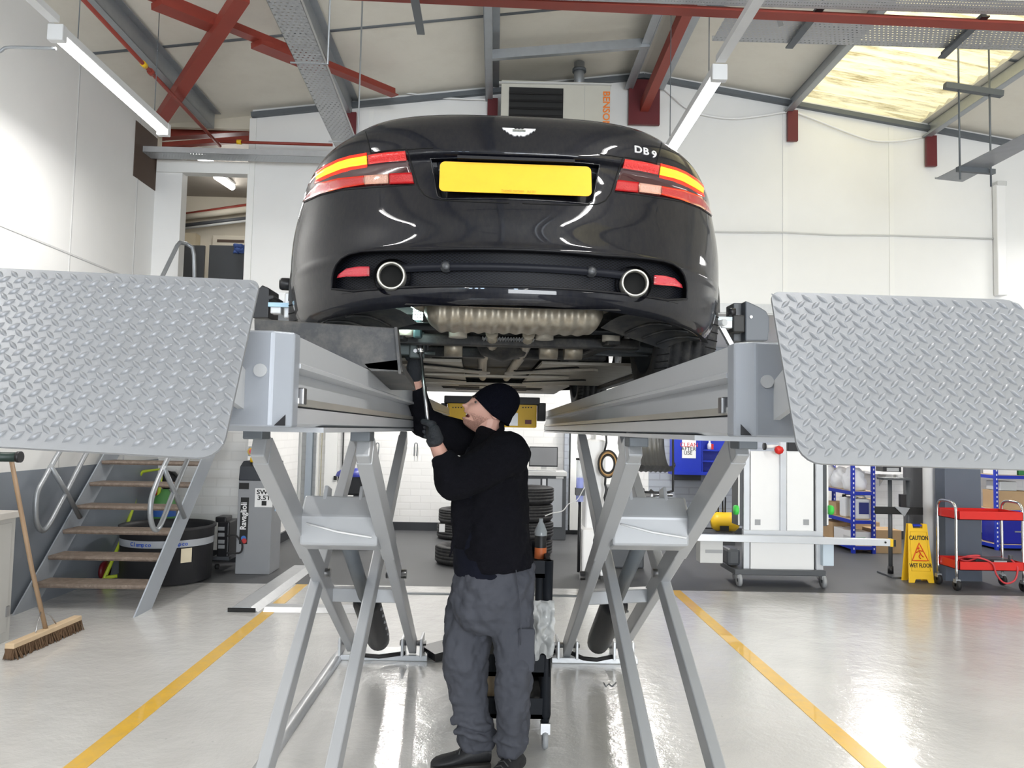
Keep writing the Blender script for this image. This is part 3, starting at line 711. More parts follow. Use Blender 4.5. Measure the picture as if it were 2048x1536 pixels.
M_lenslit = mat('lit_amber_lens', (0.9, 0.4, 0.02), .3, emit=(1.0, 0.40, 0.02), estr=1.15)
M_lensglow = mat('red_lens_glow', (0.8, 0.03, 0.01), .3, emit=(1.0, 0.02, 0.01), estr=.8)
M_lensclear = mat('clear_lens', (0.60, 0.36, 0.28), .15, coat=1.0, bump=.8, bscale=150)
M_plate = mat('yellow_plate', (0.80, 0.44, 0.03), .35, var=.03, scale=12, dirt=(.55, .33, .03), dirt_amt=.25)
M_trim = mat('black_trim', (0.006, 0.006, 0.008), .5, spec=.3)
M_gap = mat('shut_gap', (0.002, 0.002, 0.002), .9)
M_mesh = None
O = Vector((0.055, 2.50, ZT + .004)); YAW = math.radians(1.3)
car = thing('sports_car', 'dark midnight blue sports coupe raised on the scissor lift, seen from behind', 'car', O, YAW)
MI = (Matrix.Translation(O) @ Matrix.Rotation(YAW, 4, 'Z')).inverted()
def interp(tab, z):
    if z <= tab[0][0]: return tab[0][1]
    for (a, b), (c, d) in zip(tab, tab[1:]):
        if z <= c:
            t = (z - a) / (c - a); t = t * t * (3 - 2 * t) if False else t
            return b + (d - b) * t
    return tab[-1][1]
def cinterp(tab, z):
    n = len(tab); k = 0
    while k < n - 2 and z > tab[k + 1][0]: k += 1
    (a, b), (c, d) = tab[k], tab[k + 1]; h = c - a; t = min(1, max(0, (z - a) / h))
    def sl(i):
        if i <= 0 or i >= n - 1: return (tab[1][1] - tab[0][1]) / (tab[1][0] - tab[0][0]) if i <= 0 else (tab[-1][1] - tab[-2][1]) / (tab[-1][0] - tab[-2][0])
        s0 = (tab[i][1] - tab[i - 1][1]) / (tab[i][0] - tab[i - 1][0]); s1 = (tab[i + 1][1] - tab[i][1]) / (tab[i + 1][0] - tab[i][0])
        return 0 if s0 * s1 <= 0 else 2 * s0 * s1 / (s0 + s1)
    m0, m1 = sl(k), sl(k + 1)
    return (2 * t ** 3 - 3 * t * t + 1) * b + (t ** 3 - 2 * t * t + t) * h * m0 + (-2 * t ** 3 + 3 * t * t) * d + (t ** 3 - t * t) * h * m1
def smooth_tab(tab, h=.012):
    zs = [tab[0][0] + i * (tab[-1][0] - tab[0][0]) / 400 for i in range(401)]
    return [(z, sum(cinterp(tab, z + k * h / 4) for k in range(-4, 5)) / 9) for z in zs]
Y0T = smooth_tab([(.15, .17), (.19, .10), (.225, .03), (.25, .004), (.288, -.004), (.33, .0), (.392, -.004), (.418, -.014), (.428, -.012), (.44, -.003), (.53, .012), (.63, .042), (.735, .078), (.750, .080), (.764, .062), (.80, .070), (.86, .092), (.90, .118), (.922, .140), (.937, .165)], .006)
WT = smooth_tab([(.15, .82), (.2, .88), (.3, .922), (.4, .936), (.5, .9375), (.6, .930), (.7, .904), (.78, .868), (.85, .81), (.89, .765), (.92, .70), (.937, .64)], .05)
ZTOP = .937; YH = 1.0
NT = smooth_tab([(.15, 2.08), (.5, 2.08), (.7, 2.25), (.8, 2.6), (.9, 3.1), (.94, 3.3)], .08)
def NEz(z): return interp(NT, z)
def rear(phi, z, sx=1):
    w_ = interp(WT, z); y0 = interp(Y0T, z)
    c = max(0, math.cos(phi)); s_ = max(0, math.sin(phi))
    NE = NEz(z); return Vector((sx * w_ * s_ ** (2 / NE), y0 + (YH - y0) * (1 - c ** (2 / NE)), z))
AR = .385; AZ = .338; AY = 1.05; AY2 = 1.05 + 2.745
def zbot(y, base):
    for ay in (AY, AY2):
        if abs(y - ay) < AR: return AZ + math.sqrt(AR * AR - (y - ay) ** 2)
    return base
def rear_base(phi): return .238 - .04 * min(1, phi / 1.2) ** 2
# ---- coarse surface for placing details by measurement
cs = MB()
for sx in (-1, 1):
    cs.grid(lambda u, v: rear(u * PI / 2, .16 + (ZTOP - .16) * v, sx), 60, 90)
BVH = BVHTree.FromPolygons(cs.v, cs.f)
def onbody(px, py, off=0.0):
    """point of the car's rear skin seen at this place of the photo, in the car's own coordinates"""
    for k in range(60):
        o_ = MI @ CAM; d = (MI.to_3x3() @ ray(px, py))
        loc, nor, idx, dist = BVH.ray_cast(o_, d)
        if loc is not None:
            if nor.y > 0: nor = -nor
            return loc + nor * off, nor
        px += (1015 - px) * .004; py += (520 - py) * .004
    return loc, nor
def slotpoly():
    P_ = [(664, 578), (664, 560), (667, 544), (673, 529), (684, 516), (700, 508), (722, 503), (784, 500), (850, 500), (930, 501)]
    L_ = [onbody(*p)[0] for p in P_]
    B_ = [onbody(*p)[0] for p in ((930, 572), (850, 572), (784, 572), (720, 574))]
    a = [(q.x, q.z) for q in L_]; b = [(q.x, q.z) for q in B_]
    a[-1] = (0, a[-2][1]); zb_ = b[0][1]; b = [(0, zb_), (-.2, zb_), (-.4, zb_), (-.55, zb_ + .002)]
    left = a[:-1]; right = [(-x, z) for x, z in left][::-1]
    poly = left + [(0, a[-1][1])] + right + [(.55, zb_ + .002), (.4, zb_), (.2, zb_), (0, zb_), (-.2, zb_), (-.4, zb_), (-.55, zb_ + .002)]
    return poly
SLOT = slotpoly()
def plr():
    L_ = [onbody(*p)[0] for p in ((863, 298), (872, 345), (882, 378), (896, 388))]
    l = [(q.x, q.z) for q in L_]; xs = -sum(()) if False else 0
    # symmetric recess
    pts = [(-.292, .752), (-.270, .645), (-.262, .610), (-.245, .598)]
    return pts + [(-x, z) for x, z in pts][::-1]
PLR = plr()
def inside(poly, x, z):
    c = False; n = len(poly)
    for i in range(n):
        x1, z1 = poly[i]; x2, z2 = poly[(i + 1) % n]
        if (z1 > z) != (z2 > z) and x < (x2 - x1) * (z - z1) / (z2 - z1) + x1: c = not c
    return c
def phi_of(x, z):
    w_ = interp(WT, z); t = min(1, abs(x) / w_) ** (NEz(z) / 2); return math.asin(min(1, t))
def skin(x, z, off=0.0):
    p = rear(phi_of(x, z), z, -1 if x < 0 else 1)
    if off:
        e = 1e-3; a = rear(phi_of(x, z) + e, z, -1 if x < 0 else 1) - p; b = rear(phi_of(x, z), z + e, -1 if x < 0 else 1) - p
        n = a.cross(b).normalized()
        if n.y > 0: n = -n
        p = p + n * off
    return p
# ---- painted shell
def ztop_side(y): return ZTOP - .0 * y - (max(0, y - 3.0) / 1.7) ** 1.6 * .22
def sidew(y, z):
    zz = z / ztop_side(y) * ZTOP
    w_ = interp(WT, min(max(zz, .15), ZTOP))
    k = 1 - .055 * math.sin(PI * min(1, max(0, (y - 1.35) / 2.1))) ** 2
    if y > 3.9: w_ *= max(0.0, 1 - ((y - 3.9) / .82) ** 2.4) ** (1 / 2.4)
    return w_ * k
NU, NV = 300, 250
sh = MB()
for sx in (-1, 1):
    def fn(u, v, sx=sx):
        phi = u * PI / 2; yb = rear(phi, .45).y; zb_ = zbot(yb, rear_base(phi)); return rear(phi, zb_ + (ZTOP - zb_) * v, sx)
    def sk(u, v, fn=fn):
        p = fn(u, v); return p.y < .6 and (inside(SLOT, p.x, p.z) or inside(PLR, p.x, p.z))
    sh.grid(fn, NU, NV, skip=sk)
    def fs(u, v, sx=sx):
        y = YH + (4.70 - YH) * u; zb_ = zbot(y, .20); zt_ = ztop_side(y); z = zb_ + (zt_ - zb_) * v
        return (sx * sidew(y, z), y, z)
    sh.grid(fs, 150, 60)
# boot deck and wings' top surface
def top(u, v):
    if u < .25:
        phi = (u / .25) * PI / 2; p = rear(phi, ZTOP); x = p.x; y = p.y
    else:
        y = YH + (4.70 - YH) * (u - .25) / .75; x = sidew(y, ztop_side(y))
    z = ZTOP if y < YH else ztop_side(y); t = v * 2 - 1
    return (x * t, y, z + (1 - t * t) * .05 * min(1, max(0, (y - .25) / .8)))
sh.grid(top, 120, 24)
body = sh.build('body', M_paint, car, world=False)
# ---- recess boxes
def recess(poly, depth, name, m, back_m, edge_r=.0045, dz=0.0, lean=0.0):
    pts = []
    n = len(poly)
    for i in range(n):
        (x1, z1), (x2, z2) = poly[i], poly[(i + 1) % n]; k = max(1, int(math.hypot(x2 - x1, z2 - z1) / .03))
        for j in range(k): pts.append((x1 + (x2 - x1) * j / k, z1 + (z2 - z1) * j / k))
    f = [skin(x, z, .001) for x, z in pts]; b = [Vector((p.x * .985, p.y + depth, p.z + dz)) for p in f]
    q = MB(); q.add(f + b, [(i, (i + 1) % len(f), (i + 1) % len(f) + len(f), i + len(f)) for i in range(len(f))], False)
    q.build(name + '_wall', m, car, world=False)
    MB().tube(f, edge_r, 8, closed=True).build(name + '_edge', m, car, world=False)
    return f, b
f, b = recess(SLOT, .07, 'lower_grille', M_trim, M_trim)
zs = [z for x, z in SLOT]; z0s, z1s = min(zs), max(zs)
def mesh_mat():
    m = bpy.data.materials.new('black_diamond_mesh'); m.use_nodes = True; n = m.node_tree.nodes; L = m.node_tree.links
    b = n['Principled BSDF']; b.inputs['Roughness'].default_value = .5; b.inputs['Specular IOR Level'].default_value = .2
    tc = n.new('ShaderNodeTexCoord'); sp = n.new('ShaderNodeSeparateXYZ'); L.new(tc.outputs['Object'], sp.inputs[0])
    def M2(op, a, bb=None):
        q = n.new('ShaderNodeMath'); q.operation = op
        for i, v in enumerate((a, bb)):
            if v is None: continue
            if isinstance(v, (int, float)): q.inputs[i].default_value = v
            else: L.new(v, q.inputs[i])
        return q.outputs[0]
    u = M2('MULTIPLY', sp.outputs[0], 60.0); v = M2('MULTIPLY', sp.outputs[2], 110.0)
    a = M2('ABSOLUTE', M2('SUBTRACT', M2('FRACT', M2('ADD', u, v)), .5)); c = M2('ABSOLUTE', M2('SUBTRACT', M2('FRACT', M2('SUBTRACT', u, v)), .5))
    k = M2('GREATER_THAN', M2('MAXIMUM', a, c), .40)
    mx = n.new('ShaderNodeMix'); mx.data_type = 'RGBA'; mx.inputs[6].default_value = (.0005, .0005, .001, 1); mx.inputs[7].default_value = (.014, .016, .024, 1)
    L.new(k, mx.inputs[0]); L.new(mx.outputs[2], b.inputs['Base Color'])
    bp = n.new('ShaderNodeBump'); bp.inputs['Strength'].default_value = 1; bp.inputs['Distance'].default_value = .004; L.new(k, bp.inputs['Height']); L.new(bp.outputs[0], b.inputs['Normal'])
    return m
M_mesh = mesh_mat()
def behind(poly, depth, x0, x1, z0, z1, nu=60, nv=8):
    return MB().grid(lambda u, v: skin(x0 + (x1 - x0) * u, z0 + (z1 - z0) * v) + Vector((0, depth, 0)), nu, nv)
behind(SLOT, .045, -.66, .66, z0s - .01, z1s + .01).build('grille_mesh', M_mesh, car, world=False)
# horizontal bar across the grille with the parking sensors
zc = (z0s + z1s) / 2
q = MB().grid(lambda u, v: skin(-.42 + .84 * u, zc - .010 + .026 * v) + Vector((0, .020 + .02 * abs(v - .5), 0)), 50, 4)
q.grid(lambda u, v: skin(-.42 + .84 * u, zc + .016 + .0 * v) + Vector((0, .03 + .02 * v, 0)), 50, 2)
q.build('grille_bar', mat('satin_black', (.010, .011, .016), .55, spec=.3), car, world=False)
for x in (-.228, .262):
    c = skin(x, zc + .003) + Vector((0, .016, 0)); MB().lathe([(1e-5, -.004), (.010, -.004), (.014, 0), (.014, .01), (.019, .012), (.019, .02)], c, (0, 1, 0), 20).build('parking_sensor', mat('satin_grey', (.05, .052, .056), .35), car, world=False)
# lower lip shelf under the grille
q = MB().grid(lambda u, v: skin(-.60 + 1.2 * u, z0s - .002 + .0 * v, .002) + Vector((0, .07 * v, -.004 * v)), 40, 2); q.build('lip_shelf', M_paint, car, world=False)
# exhaust tips, round, satin silver with black bores
M_tip = mat('satin_exhaust', (.66, .64, .58), .38, .8)
for x in (-.412, .415):
    c = Vector((x, skin(x, .335).y - .02, .337)); ex = thing  # parts below
    e = MB().lathe([(.047, .22), (.049, .06), (.0495, .014), (.048, .003), (.0455, -.002), (.0425, -.003), (.040, .0), (.0385, .010), (.038, .20)], c, (0.02 * (1 if x > 0 else -1), 1, 0), 36).build('exhaust_tip', M_tip, car, world=False)
    b_ = MB().lathe([(.0378, .014), (.0378, .028), (1e-5, .028)], c, (0.02 * (1 if x > 0 else -1), 1, 0), 28).build('exhaust_bore', M_gap, e, world=False)
    MB().lathe([(.062, .02), (.064, .04), (.062, .07)], c, (0, 1, 0), 30).build('exhaust_surround', M_trim, car, world=False)
# ---- ribbons of lens lying on the skin, measured on the photograph's left lamp and mirrored
def resample(pl, n):
    d = [0.0]
    for a, b in zip(pl, pl[1:]): d.append(d[-1] + math.hypot(b[0] - a[0], b[1] - a[1]))
    out = []
    for i in range(n + 1):
        t = d[-1] * i / n; k = max(j for j in range(len(pl)) if d[j] <= t + 1e-9); k = min(k, len(pl) - 2)
        s_ = (t - d[k]) / max(1e-9, d[k + 1] - d[k]); out.append((pl[k][0] + (pl[k + 1][0] - pl[k][0]) * s_, pl[k][1] + (pl[k + 1][1] - pl[k][1]) * s_))
    return out
def ribbon(name, topl, botl, m, h=.003, n=28, rows=4, parent=None, sides=(1, -1)):
    T_ = resample(topl, n); B_ = resample(botl, n); outs = []
    loc = [[onbody(T_[i][0] + (B_[i][0] - T_[i][0]) * j / rows, T_[i][1] + (B_[i][1] - T_[i][1]) * j / rows) for j in range(rows + 1)] for i in range(n + 1)]
    for s_ in sides:
        q = MB(); vs = []
        for lay in (h, -.004):
            for i in range(n + 1):
                for j in range(rows + 1):
                    p, no = loc[i][j]; e = h if False else lay; r_ = p + no * e; vs.append(Vector((r_.x * s_, r_.y, r_.z)))
        N1 = (n + 1) * (rows + 1); fs = []
        for i in range(n):
            for j in range(rows):
                a = i * (rows + 1) + j; fs.append((a, a + 1, a + rows + 2, a + rows + 1))
        for i in range(n):
            for j in (0, rows):
                a = i * (rows + 1) + j; fs.append((a, a + rows + 1, a + rows + 1 + N1, a + N1))
        for i in (0, n):
            for j in range(rows):
                a = i * (rows + 1) + j; fs.append((a, a + 1, a + 1 + N1, a + N1))
        if s_ < 0: fs = [f_[::-1] for f_ in fs]
        q.add(vs, fs, True); par = parent[0 if s_ > 0 else 1] if parent else car
        outs.append(q.build(name, m, par, world=False))
    return outs
lamp = ribbon('tail_lamp', [(811, 302), (735, 305), (677, 318), (640, 336), (622, 356), (612, 383)], [(829, 369), (760, 371), (686, 377), (640, 388), (618, 396), (607, 404)], M_lensdark, .0015, 40, 8)
ribbon('lit_indicator', [(734, 312), (700, 318), (677, 325), (650, 338), (633, 350)], [(735, 328), (705, 332), (684, 337), (655, 349), (634, 359)], M_lenslit, .0045, 30, 3, lamp)
ribbon('indicator_glow', [(735, 328), (705, 332), (684, 337), (655, 349), (632, 360)], [(735, 335), (705, 340), (684, 345), (655, 356), (630, 367)], M_lensglow, .003, 30, 2, lamp)  # red glow round the lit strip, put in as emissive ribbons above and below
ribbon('indicator_glow', [(734, 306), (700, 312), (677, 319), (650, 332), (632, 345)], [(734, 311), (700, 317), (677, 324), (650, 337), (633, 349)], M_lensglow, .003, 30, 2, lamp)
ribbon('upper_lens', [(811, 303), (770, 306), (737, 311)], [(814, 320), (775, 323), (738, 328)], M_lensdim, .0045, 20, 3, lamp)
ribbon('lower_lens', [(824, 346), (779, 348)], [(829, 368), (780, 369)], M_lensred, .0045, 12, 4, lamp)
ribbon('reversing_lens', [(778, 349), (730, 352)], [(778, 368), (731, 370)], M_lensclear, .005, 10, 4, lamp)
ribbon('lower_lens', [(729, 352), (677, 357), (638, 367), (622, 382), (612, 396)], [(730, 370), (686, 377), (640, 389), (620, 398), (606, 405)], M_lensred, .0045, 30, 4, lamp)
ribbon('fog_reflector', [(738, 533), (715, 533), (692, 537), (676, 549)], [(738, 552), (715, 553), (692, 553), (673, 556)], mat('reflector_red', (.55, .03, .05), .25, coat=1, bump=.5, bscale=300), -.001, 10, 3)
# shut lines round the boot lid and the lamps
def line(pl, r=.0024, name='shut_line', m=M_gap, mirror=True, off=.0004):
    P_ = [onbody(x, y, off)[0] for x, y in resample(pl, max(6, int(len(pl) * 6)))]
    for s_ in ((1, -1) if mirror else (1,)):
        MB().tube([(p.x * s_, p.y, p.z) for p in P_], r, 6).build(name, m, car, world=False)
line([(731, 264), (737, 285), (741, 302), (742, 308)])
line([(742, 306), (775, 301), (812, 298), (817, 306), (822, 325), (830, 352), (837, 374), (848, 389), (864, 397), (890, 401), (950, 404), (1018, 406)])
line([(829, 370), (760, 374), (686, 380), (640, 391), (608, 406)], .0018)
line([(815, 299), (845, 297), (866, 296)], .002)
# number plate in its recess
f, b = recess(PLR, .045, 'plate_recess', M_paint, M_trim, .003)
behind(PLR, .044, -.30, .30, .59, .765, 30, 6).build('recess_panel', M_paint, car, world=False)
pl = []
hw, hh, rr = .258, .0575, .018
for cx, cz, a0 in ((hw - rr, hh - rr, 0), (-hw + rr, hh - rr, PI / 2), (-hw + rr, -hh + rr, PI), (hw - rr, -hh + rr, 1.5 * PI)):
    for i in range(7): t = a0 + i / 6 * PI / 2; pl.append((cx + rr * math.cos(t), cz + rr * math.sin(t)))
pc = Vector((0.0, .055, .678)); lean = math.radians(14)
def PP(x, z, o=0.0): return pc + Vector((x, math.sin(lean) * z - math.cos(lean) * o + .09 * x * x, math.cos(lean) * z + math.sin(lean) * o))
plate = MB().prism([PP(x, z) for x, z in pl], (0, .004, 0)).build('number_plate', M_plate, car, world=False)
M_ptxt = mat('plate_small_print', (.35, .22, .02), .5)
vs_, fs_ = text_mesh('THAMES MOTORS    SLS 551', .0095, .0003); MB().add([PP(v.x + .01, v.y - .050, .0012 + v.z) for v in vs_], fs_).build('small_print', M_ptxt, plate, world=False)
# plate lamps housing above
MB().box((-.20, .06, .742), (.20, .10, .752)).build('plate_light_strip', M_trim, car, world=False)
# wing emblem: silver wings with a small panel
def emblem():
    half = [(0, .012), (.006, .015), (.012, .012), (.018, .0165), (.058, .0165), (.054, .008), (.048, .009), (.044, 0), (.038, .0), (.033, -.008), (.026, -.0085), (.020, -.015), (.012, -.0155), (.006, -.012), (0, -.017)]
    return half + [(-x, y) for x, y in half[1:-1]][::-1]
ec = onbody(1038, 266)[0]; ex_ = ec.x; ez = ec.z
e2 = emblem(); P0 = [skin(ex_ + x, ez + z, .004) for x, z in e2]; P1 = [skin(ex_ + x, ez + z, -.001) for x, z in e2]; n_ = len(P0)
bm_ = MB(); cen = skin(ex_, ez, .0045); bm_.add([cen] + P0 + P1, [(0, 1 + i, 1 + (i + 1) % n_) for i in range(n_)] + [(1 + i, 1 + n_ + i, 1 + n_ + (i + 1) % n_, 1 + (i + 1) % n_) for i in range(n_)])
bm_.build('wing_badge', mat('badge_silver', (.80, .80, .82), .28, .7, bump=.5, bscale=500), car, world=False, merge=True)
bp_ = MB(); Q = [skin(ex_ + x, ez + z, .0062) for x, z in ((-.022, .001), (.022, .001), (.022, .009), (-.022, .009))]; bp_.prism(Q, (0, .003, 0)); bo = bp_.build('badge_panel', mat('badge_green', (.16, .18, .16), .4), car, world=False)
vs_, fs_ = text_mesh('ASTON MARTIN', .0055, .0003, True); MB().add([skin(ex_ + v.x, ez + .005 + v.y, .0068 + v.z) for v in vs_], fs_).build('badge_lettering', M_chrome, bo, world=False)
# model lettering on the right of the lid
a_ = onbody(1265, 300)[0]; b_ = onbody(1315, 310)[0]
xm = (a_.x + b_.x) / 2; zm = (a_.z + b_.z) / 2; sl = (b_.z - a_.z) / (b_.x - a_.x)
for ch, dx, dz in (('D', -.030, .001), ('B', .000, .0), ('9', .033, -.004)):
    vs_, fs_ = text_mesh(ch, .036, .002, True, width=1.15)
    MB().add([skin(xm + dx + v.x, zm + dz + v.y + sl * .3 * dx, .003 + v.z) for v in vs_], fs_).build('model_lettering', MATS['badge_silver'], car, world=False)
# ---- cabin
gh = MB()
def cab(u, v):
    y = .80 + 2.6 * u; hgt = math.sin(PI * min(1, max(0, u))) ** .62; t = v * 2 - 1
    z = .93 + .36 * hgt; wd = .70 - .0 * u
    ang = t * 1.35; return (wd * math.sin(ang) / math.sin(1.35) * (1 - .16 * hgt * math.cos(ang)), y, .91 + (z - .91) * (math.cos(ang) - math.cos(1.35)) / (1 - math.cos(1.35)))
gh.grid(cab, 40, 24); gh.build('cabin_glass', M_glass, car, world=False)
gr = MB(); gr.grid(lambda u, v: Vector(cab(.32 + .36 * u, .2 + .6 * v)) + Vector((0, 0, .006)), 20, 12); gr.build('roof_panel', M_paint, car, world=False)
# ---- wheels
M_tyre = mat('tyre_rubber', (.022, .022, .024), .6, var=.15, bump=.1, dirt=(.10, .095, .085), dirt_amt=.5, scale=9)
def wheel(x, y, wd, name='wheel'):
    r_ = .338; s_ = 1 if x > 0 else -1
    prof = [(.235, -wd / 2 + .012), (.29, -wd / 2), (.318, -wd / 2 + .006), (.333, -wd / 2 + .022)]
    k = -wd / 2 + .03
    for g in (-.065, -.022, .022, .065): prof += [(r_, g - .008), (.329, g - .004), (.329, g + .004), (r_, g + .008)]
    prof += [(.333, wd / 2 - .022), (.318, wd / 2 - .006), (.29, wd / 2), (.235, wd / 2 - .012)]
    w_ = MB().lathe(prof, (x, y, r_), (1, 0, 0), 64).build('wheel', M_tyre, car, world=False)
    q = MB()
    for i in range(60):
        t = 2 * PI * i / 60
        for sgn in (-1, 1):
            a = Vector((x + sgn * .075, y + math.cos(t) * .3385, r_ + math.sin(t) * .3385)); b = Vector((x + sgn * (wd / 2 - .008), y + math.cos(t + .04) * .330, r_ + math.sin(t + .04) * .330))
            q.bar(a, b, .005, .002, up=(0, math.cos(t), math.sin(t)))
    q.build('tread_sipes', M_gap, w_, world=False)['kind'] = 'stuff'
    rm = MB().lathe([(.238, -wd / 2 + .01), (.225, -wd / 2 + .03), (.215, 0), (.225, wd / 2 - .05), (.238, wd / 2 - .01)], (x, y, r_), (1, 0, 0), 40)
    for i in range(10):
        t = 2 * PI * i / 10; d = Vector((0, math.cos(t), math.sin(t)))
        rm.bar(Vector((x + s_ * (wd / 2 - .03), y, r_)) + d * .03, Vector((x + s_ * (wd / 2 - .02), y, r_)) + d * .232, .012, .03, up=(1, 0, 0))
    rm.cyl((x + s_ * (wd / 2 - .06), y, r_), (x + s_ * (wd / 2 - .005), y, r_), .05)
    rm.build('rim', M_darkgalv, w_, world=False)
    MB().cyl((x - s_ * .04, y, r_), (x - s_ * .01, y, r_), .17, n=32).build('brake_disc', M_steel, w_, world=False)
for x, y in ((-.781, AY), (.781, AY), (-.79, AY2), (.79, AY2)): wheel(x, y, .27 if y < 2 else .235)
# ================================================= underside
M_under = mat('underseal', (.018, .019, .021), .55, var=.2, dirt=(.16, .14, .11), dirt_amt=.35, scale=8)
M_tan = mat('dusty_alloy_floor', (.50, .47, .41), .5, .25, var=.1, dirt=(.25, .2, .14), dirt_amt=.5, scale=5)
M_sil = mat('silencer_steel', (.36, .325, .265), .38, .55, var=.2, dirt=(.25, .18, .10), dirt_amt=.55, scale=11)
M_dusty = mat('dusty_plastic', (.032, .033, .036), .5, var=.2, dirt=(.17, .155, .13), dirt_amt=.55, scale=4)
# wheel-arch liners (cups) and inner wing faces
for s_ in (-1, 1):
    for ay in (AY, AY2):
        q = MB(); q.grid(lambda u, v: (s_ * (.60 + .30 * v), ay + (AR - .012) * math.cos(PI * u), AZ + (AR - .012) * math.sin(PI * u)), 24, 2)
        q.grid(lambda u, v: (s_ * .60, ay + (AR - .012) * math.cos(PI * u) * v, AZ + (AR - .012) * math.sin(PI * u) * v), 24, 3)
        q.build('arch_liner', M_under, car, world=False)
    # rear valance side panel, dusty plastic sweeping from the bumper to the arch
    def val(u, v, s_=s_):
        a = rear(.55 + u * .62, .235, s_) ; a.z = rear_base(.55 + u * .62) - .002
        b = Vector((s_ * (.34 + .30 * u), .34 + .26 * u, .215 - .045 * u)); p = a.lerp(b, v); p.z += .03 * math.sin(PI * v) * (1 - .3 * u); return p
    val_ = MB().grid(val, 14, 10).build('valance_panel', M_dusty, car, world=False)
    q = MB()
    for u in (.3, .55, .8): q.tube([Vector(val(u, v)) - Vector((0, 0, .004)) for v in (.1, .3, .5, .7, .9)], .006, 6)
    q.build('panel_ribs', M_under, val_, world=False)
# dark boot floor above everything
MB().box((-.46, .42, .36), (.46, .75, .38)).build('boot_floor', M_under, car, world=False)
MB().grid(lambda u, v: (-.36 + .72 * u, .03 + .07 * v, .232 + .02 * v), 6, 2).build('bumper_return', M_under, car, world=False)
MB().box((-.60, .70, .30), (.60, 1.5, .42)).build('subframe_well', M_under, car, world=False)
# ribbed silencer lying across
def silencer(u, v):
    x = -.315 + .66 * u; e = abs(u * 2 - 1); rib = .0028 * math.sin(u * 2 * PI * 14)
    k = 1 - max(0, e - .84) / .16 * .0; rr_ = (1 - max(0, (e - .80) / .20) ** 2.5 * .85)
    a = PI * 2 * v; c, s_ = math.cos(a), math.sin(a)
    sq = (abs(c) ** 4 + abs(s_) ** 4) ** -.25
    return (x, .33 + (.135 * rr_ + rib) * c * sq, .262 + (.072 * rr_ + rib) * s_ * sq)
silc = MB().grid(silencer, 150, 40); silc.build('silencer', M_sil, car, world=False)
MB().tube([(-.345, .12, .285), (-.2, .10, .262), (0, .10, .255), (.12, .105, .258)], [.008, .02, .018, .006], 8).build('exhaust_bracket', M_sil, car, world=False)
for s_, x in ((-1, -.412), (1, .415)): MB().tube([(x, .24, .337), (x * .98, .30, .33), (s_ * .34, .36, .30), (s_ * .28, .38, .28)], .034, 12).build('tail_pipe', M_sil, car, world=False)
# rear subframe: anti-roll bar, cross beams, arms, bushes
m = MB(); m.tube([(-.62, .95, .25), (-.50, .60, .235), (-.40, .55, .232), (0, .55, .232), (.40, .55, .232), (.50, .60, .235), (.62, .95, .25)], .016, 12); m.build('anti_roll_bar', mat('bar_black', (.015, .016, .019), .3, coat=.5), car, world=False)
m = MB(); m.bar((-.55, .78, .205), (.58, .78, .205), .06, .045); m.bar((-.50, 1.30, .205), (.52, 1.30, .205), .07, .05)
for s_ in (-1, 1): m.bar((s_ * .45, .66, .22), (s_ * .38, 1.5, .22), .06, .06)
m.build('subframe', M_under, car, world=False, bevel=.008)
m = MB()
for s_ in (-1, 1):
    m.bar((s_ * .36, .84, .215), (s_ * .70, 1.0, .20), .07, .03); m.bar((s_ * .36, 1.22, .215), (s_ * .70, 1.1, .20), .05, .03)
m.build('suspension_arm', M_darkgalv, car, world=False, bevel=.006)
for x in (-.42, -.2, .16, .44): MB().cyl((x, .68, .205), (x, .68, .25), .038, n=16).build('bush', M_tan, car, world=False)
for x in (-.235, .19, .30): MB().cyl((x - .03, .93, .19), (x + .05, .93, .19), .042, n=16).build('coupling', M_sil, car, world=False)
MB().lathe([(.03, -.14), (.10, -.10), (.13, 0), (.10, .10), (.03, .14)], (0.0, 1.05, .27), (1, 0, 0), 20).build('differential', M_under, car, world=False)
m = MB(); m.grid(lambda u, v: (-.10 + .22 * u, .62 + .12 * v, .203 + .004 * math.sin(u * 120)), 120, 2); m.build('cooler_fins', M_galv, car, world=False)
m = MB(); m.tube([(-.06, .6, .22), (-.05, 1.0, .21), (-.09, 1.5, .20), (-.08, 3.0, .20)], .026, 12); m.tube([(.09, .6, .22), (.10, 1.0, .21), (.10, 1.5, .20), (.09, 3.0, .20)], .026, 12)
m.build('exhaust_pipes', M_sil, car, world=False)
# alloy floor trays with black slots
MB().box((-.80, 1.5, .175), (-.20, 3.3, .19)).build('floor_tray', M_tan, car, world=False); MB().box((.22, 1.5, .175), (.80, 3.3, .19)).build('floor_tray', M_tan, car, world=False)
MB().box((-.58, 3.3, .165), (.58, 4.45, .18)).build('engine_tray', M_tan, car, world=False)
MB().box((-.22, 1.4, .21), (.22, 3.3, .24)).build('tunnel', M_under, car, world=False)
q = MB()
for k, (x0, x1, y) in enumerate([(-.26, .26, 3.45), (-.40, -.10, 3.62), (.10, .40, 3.62), (-.40, -.10, 3.74), (.10, .40, 3.74), (-.40, -.1, 3.86), (.1, .4, 3.86), (-.3, .3, 4.05)]): q.bar((x0, y, .163), (x1, y, .163), .035, .003)
for s_ in (-1, 1):
    q.bar((s_ * .10, 1.9, .166), (s_ * .42, 1.6, .170), .03, .006); q.bar((s_ * .2, 2.9, .166), (s_ * .6, 2.6, .170), .03, .006)
q.build('floor_slots', M_gap, car, world=False)['kind'] = 'stuff'
m = MB(); m.bar((-.52, 1.62, .16), (-.06, 2.05, .16), .05, .012); m.bar((.52, 1.62, .16), (.06, 2.05, .16), .05, .012); m.bar((-.45, 2.3, .16), (.45, 2.3, .16), .10, .01); m.build('floor_brace', M_tan, car, world=False)
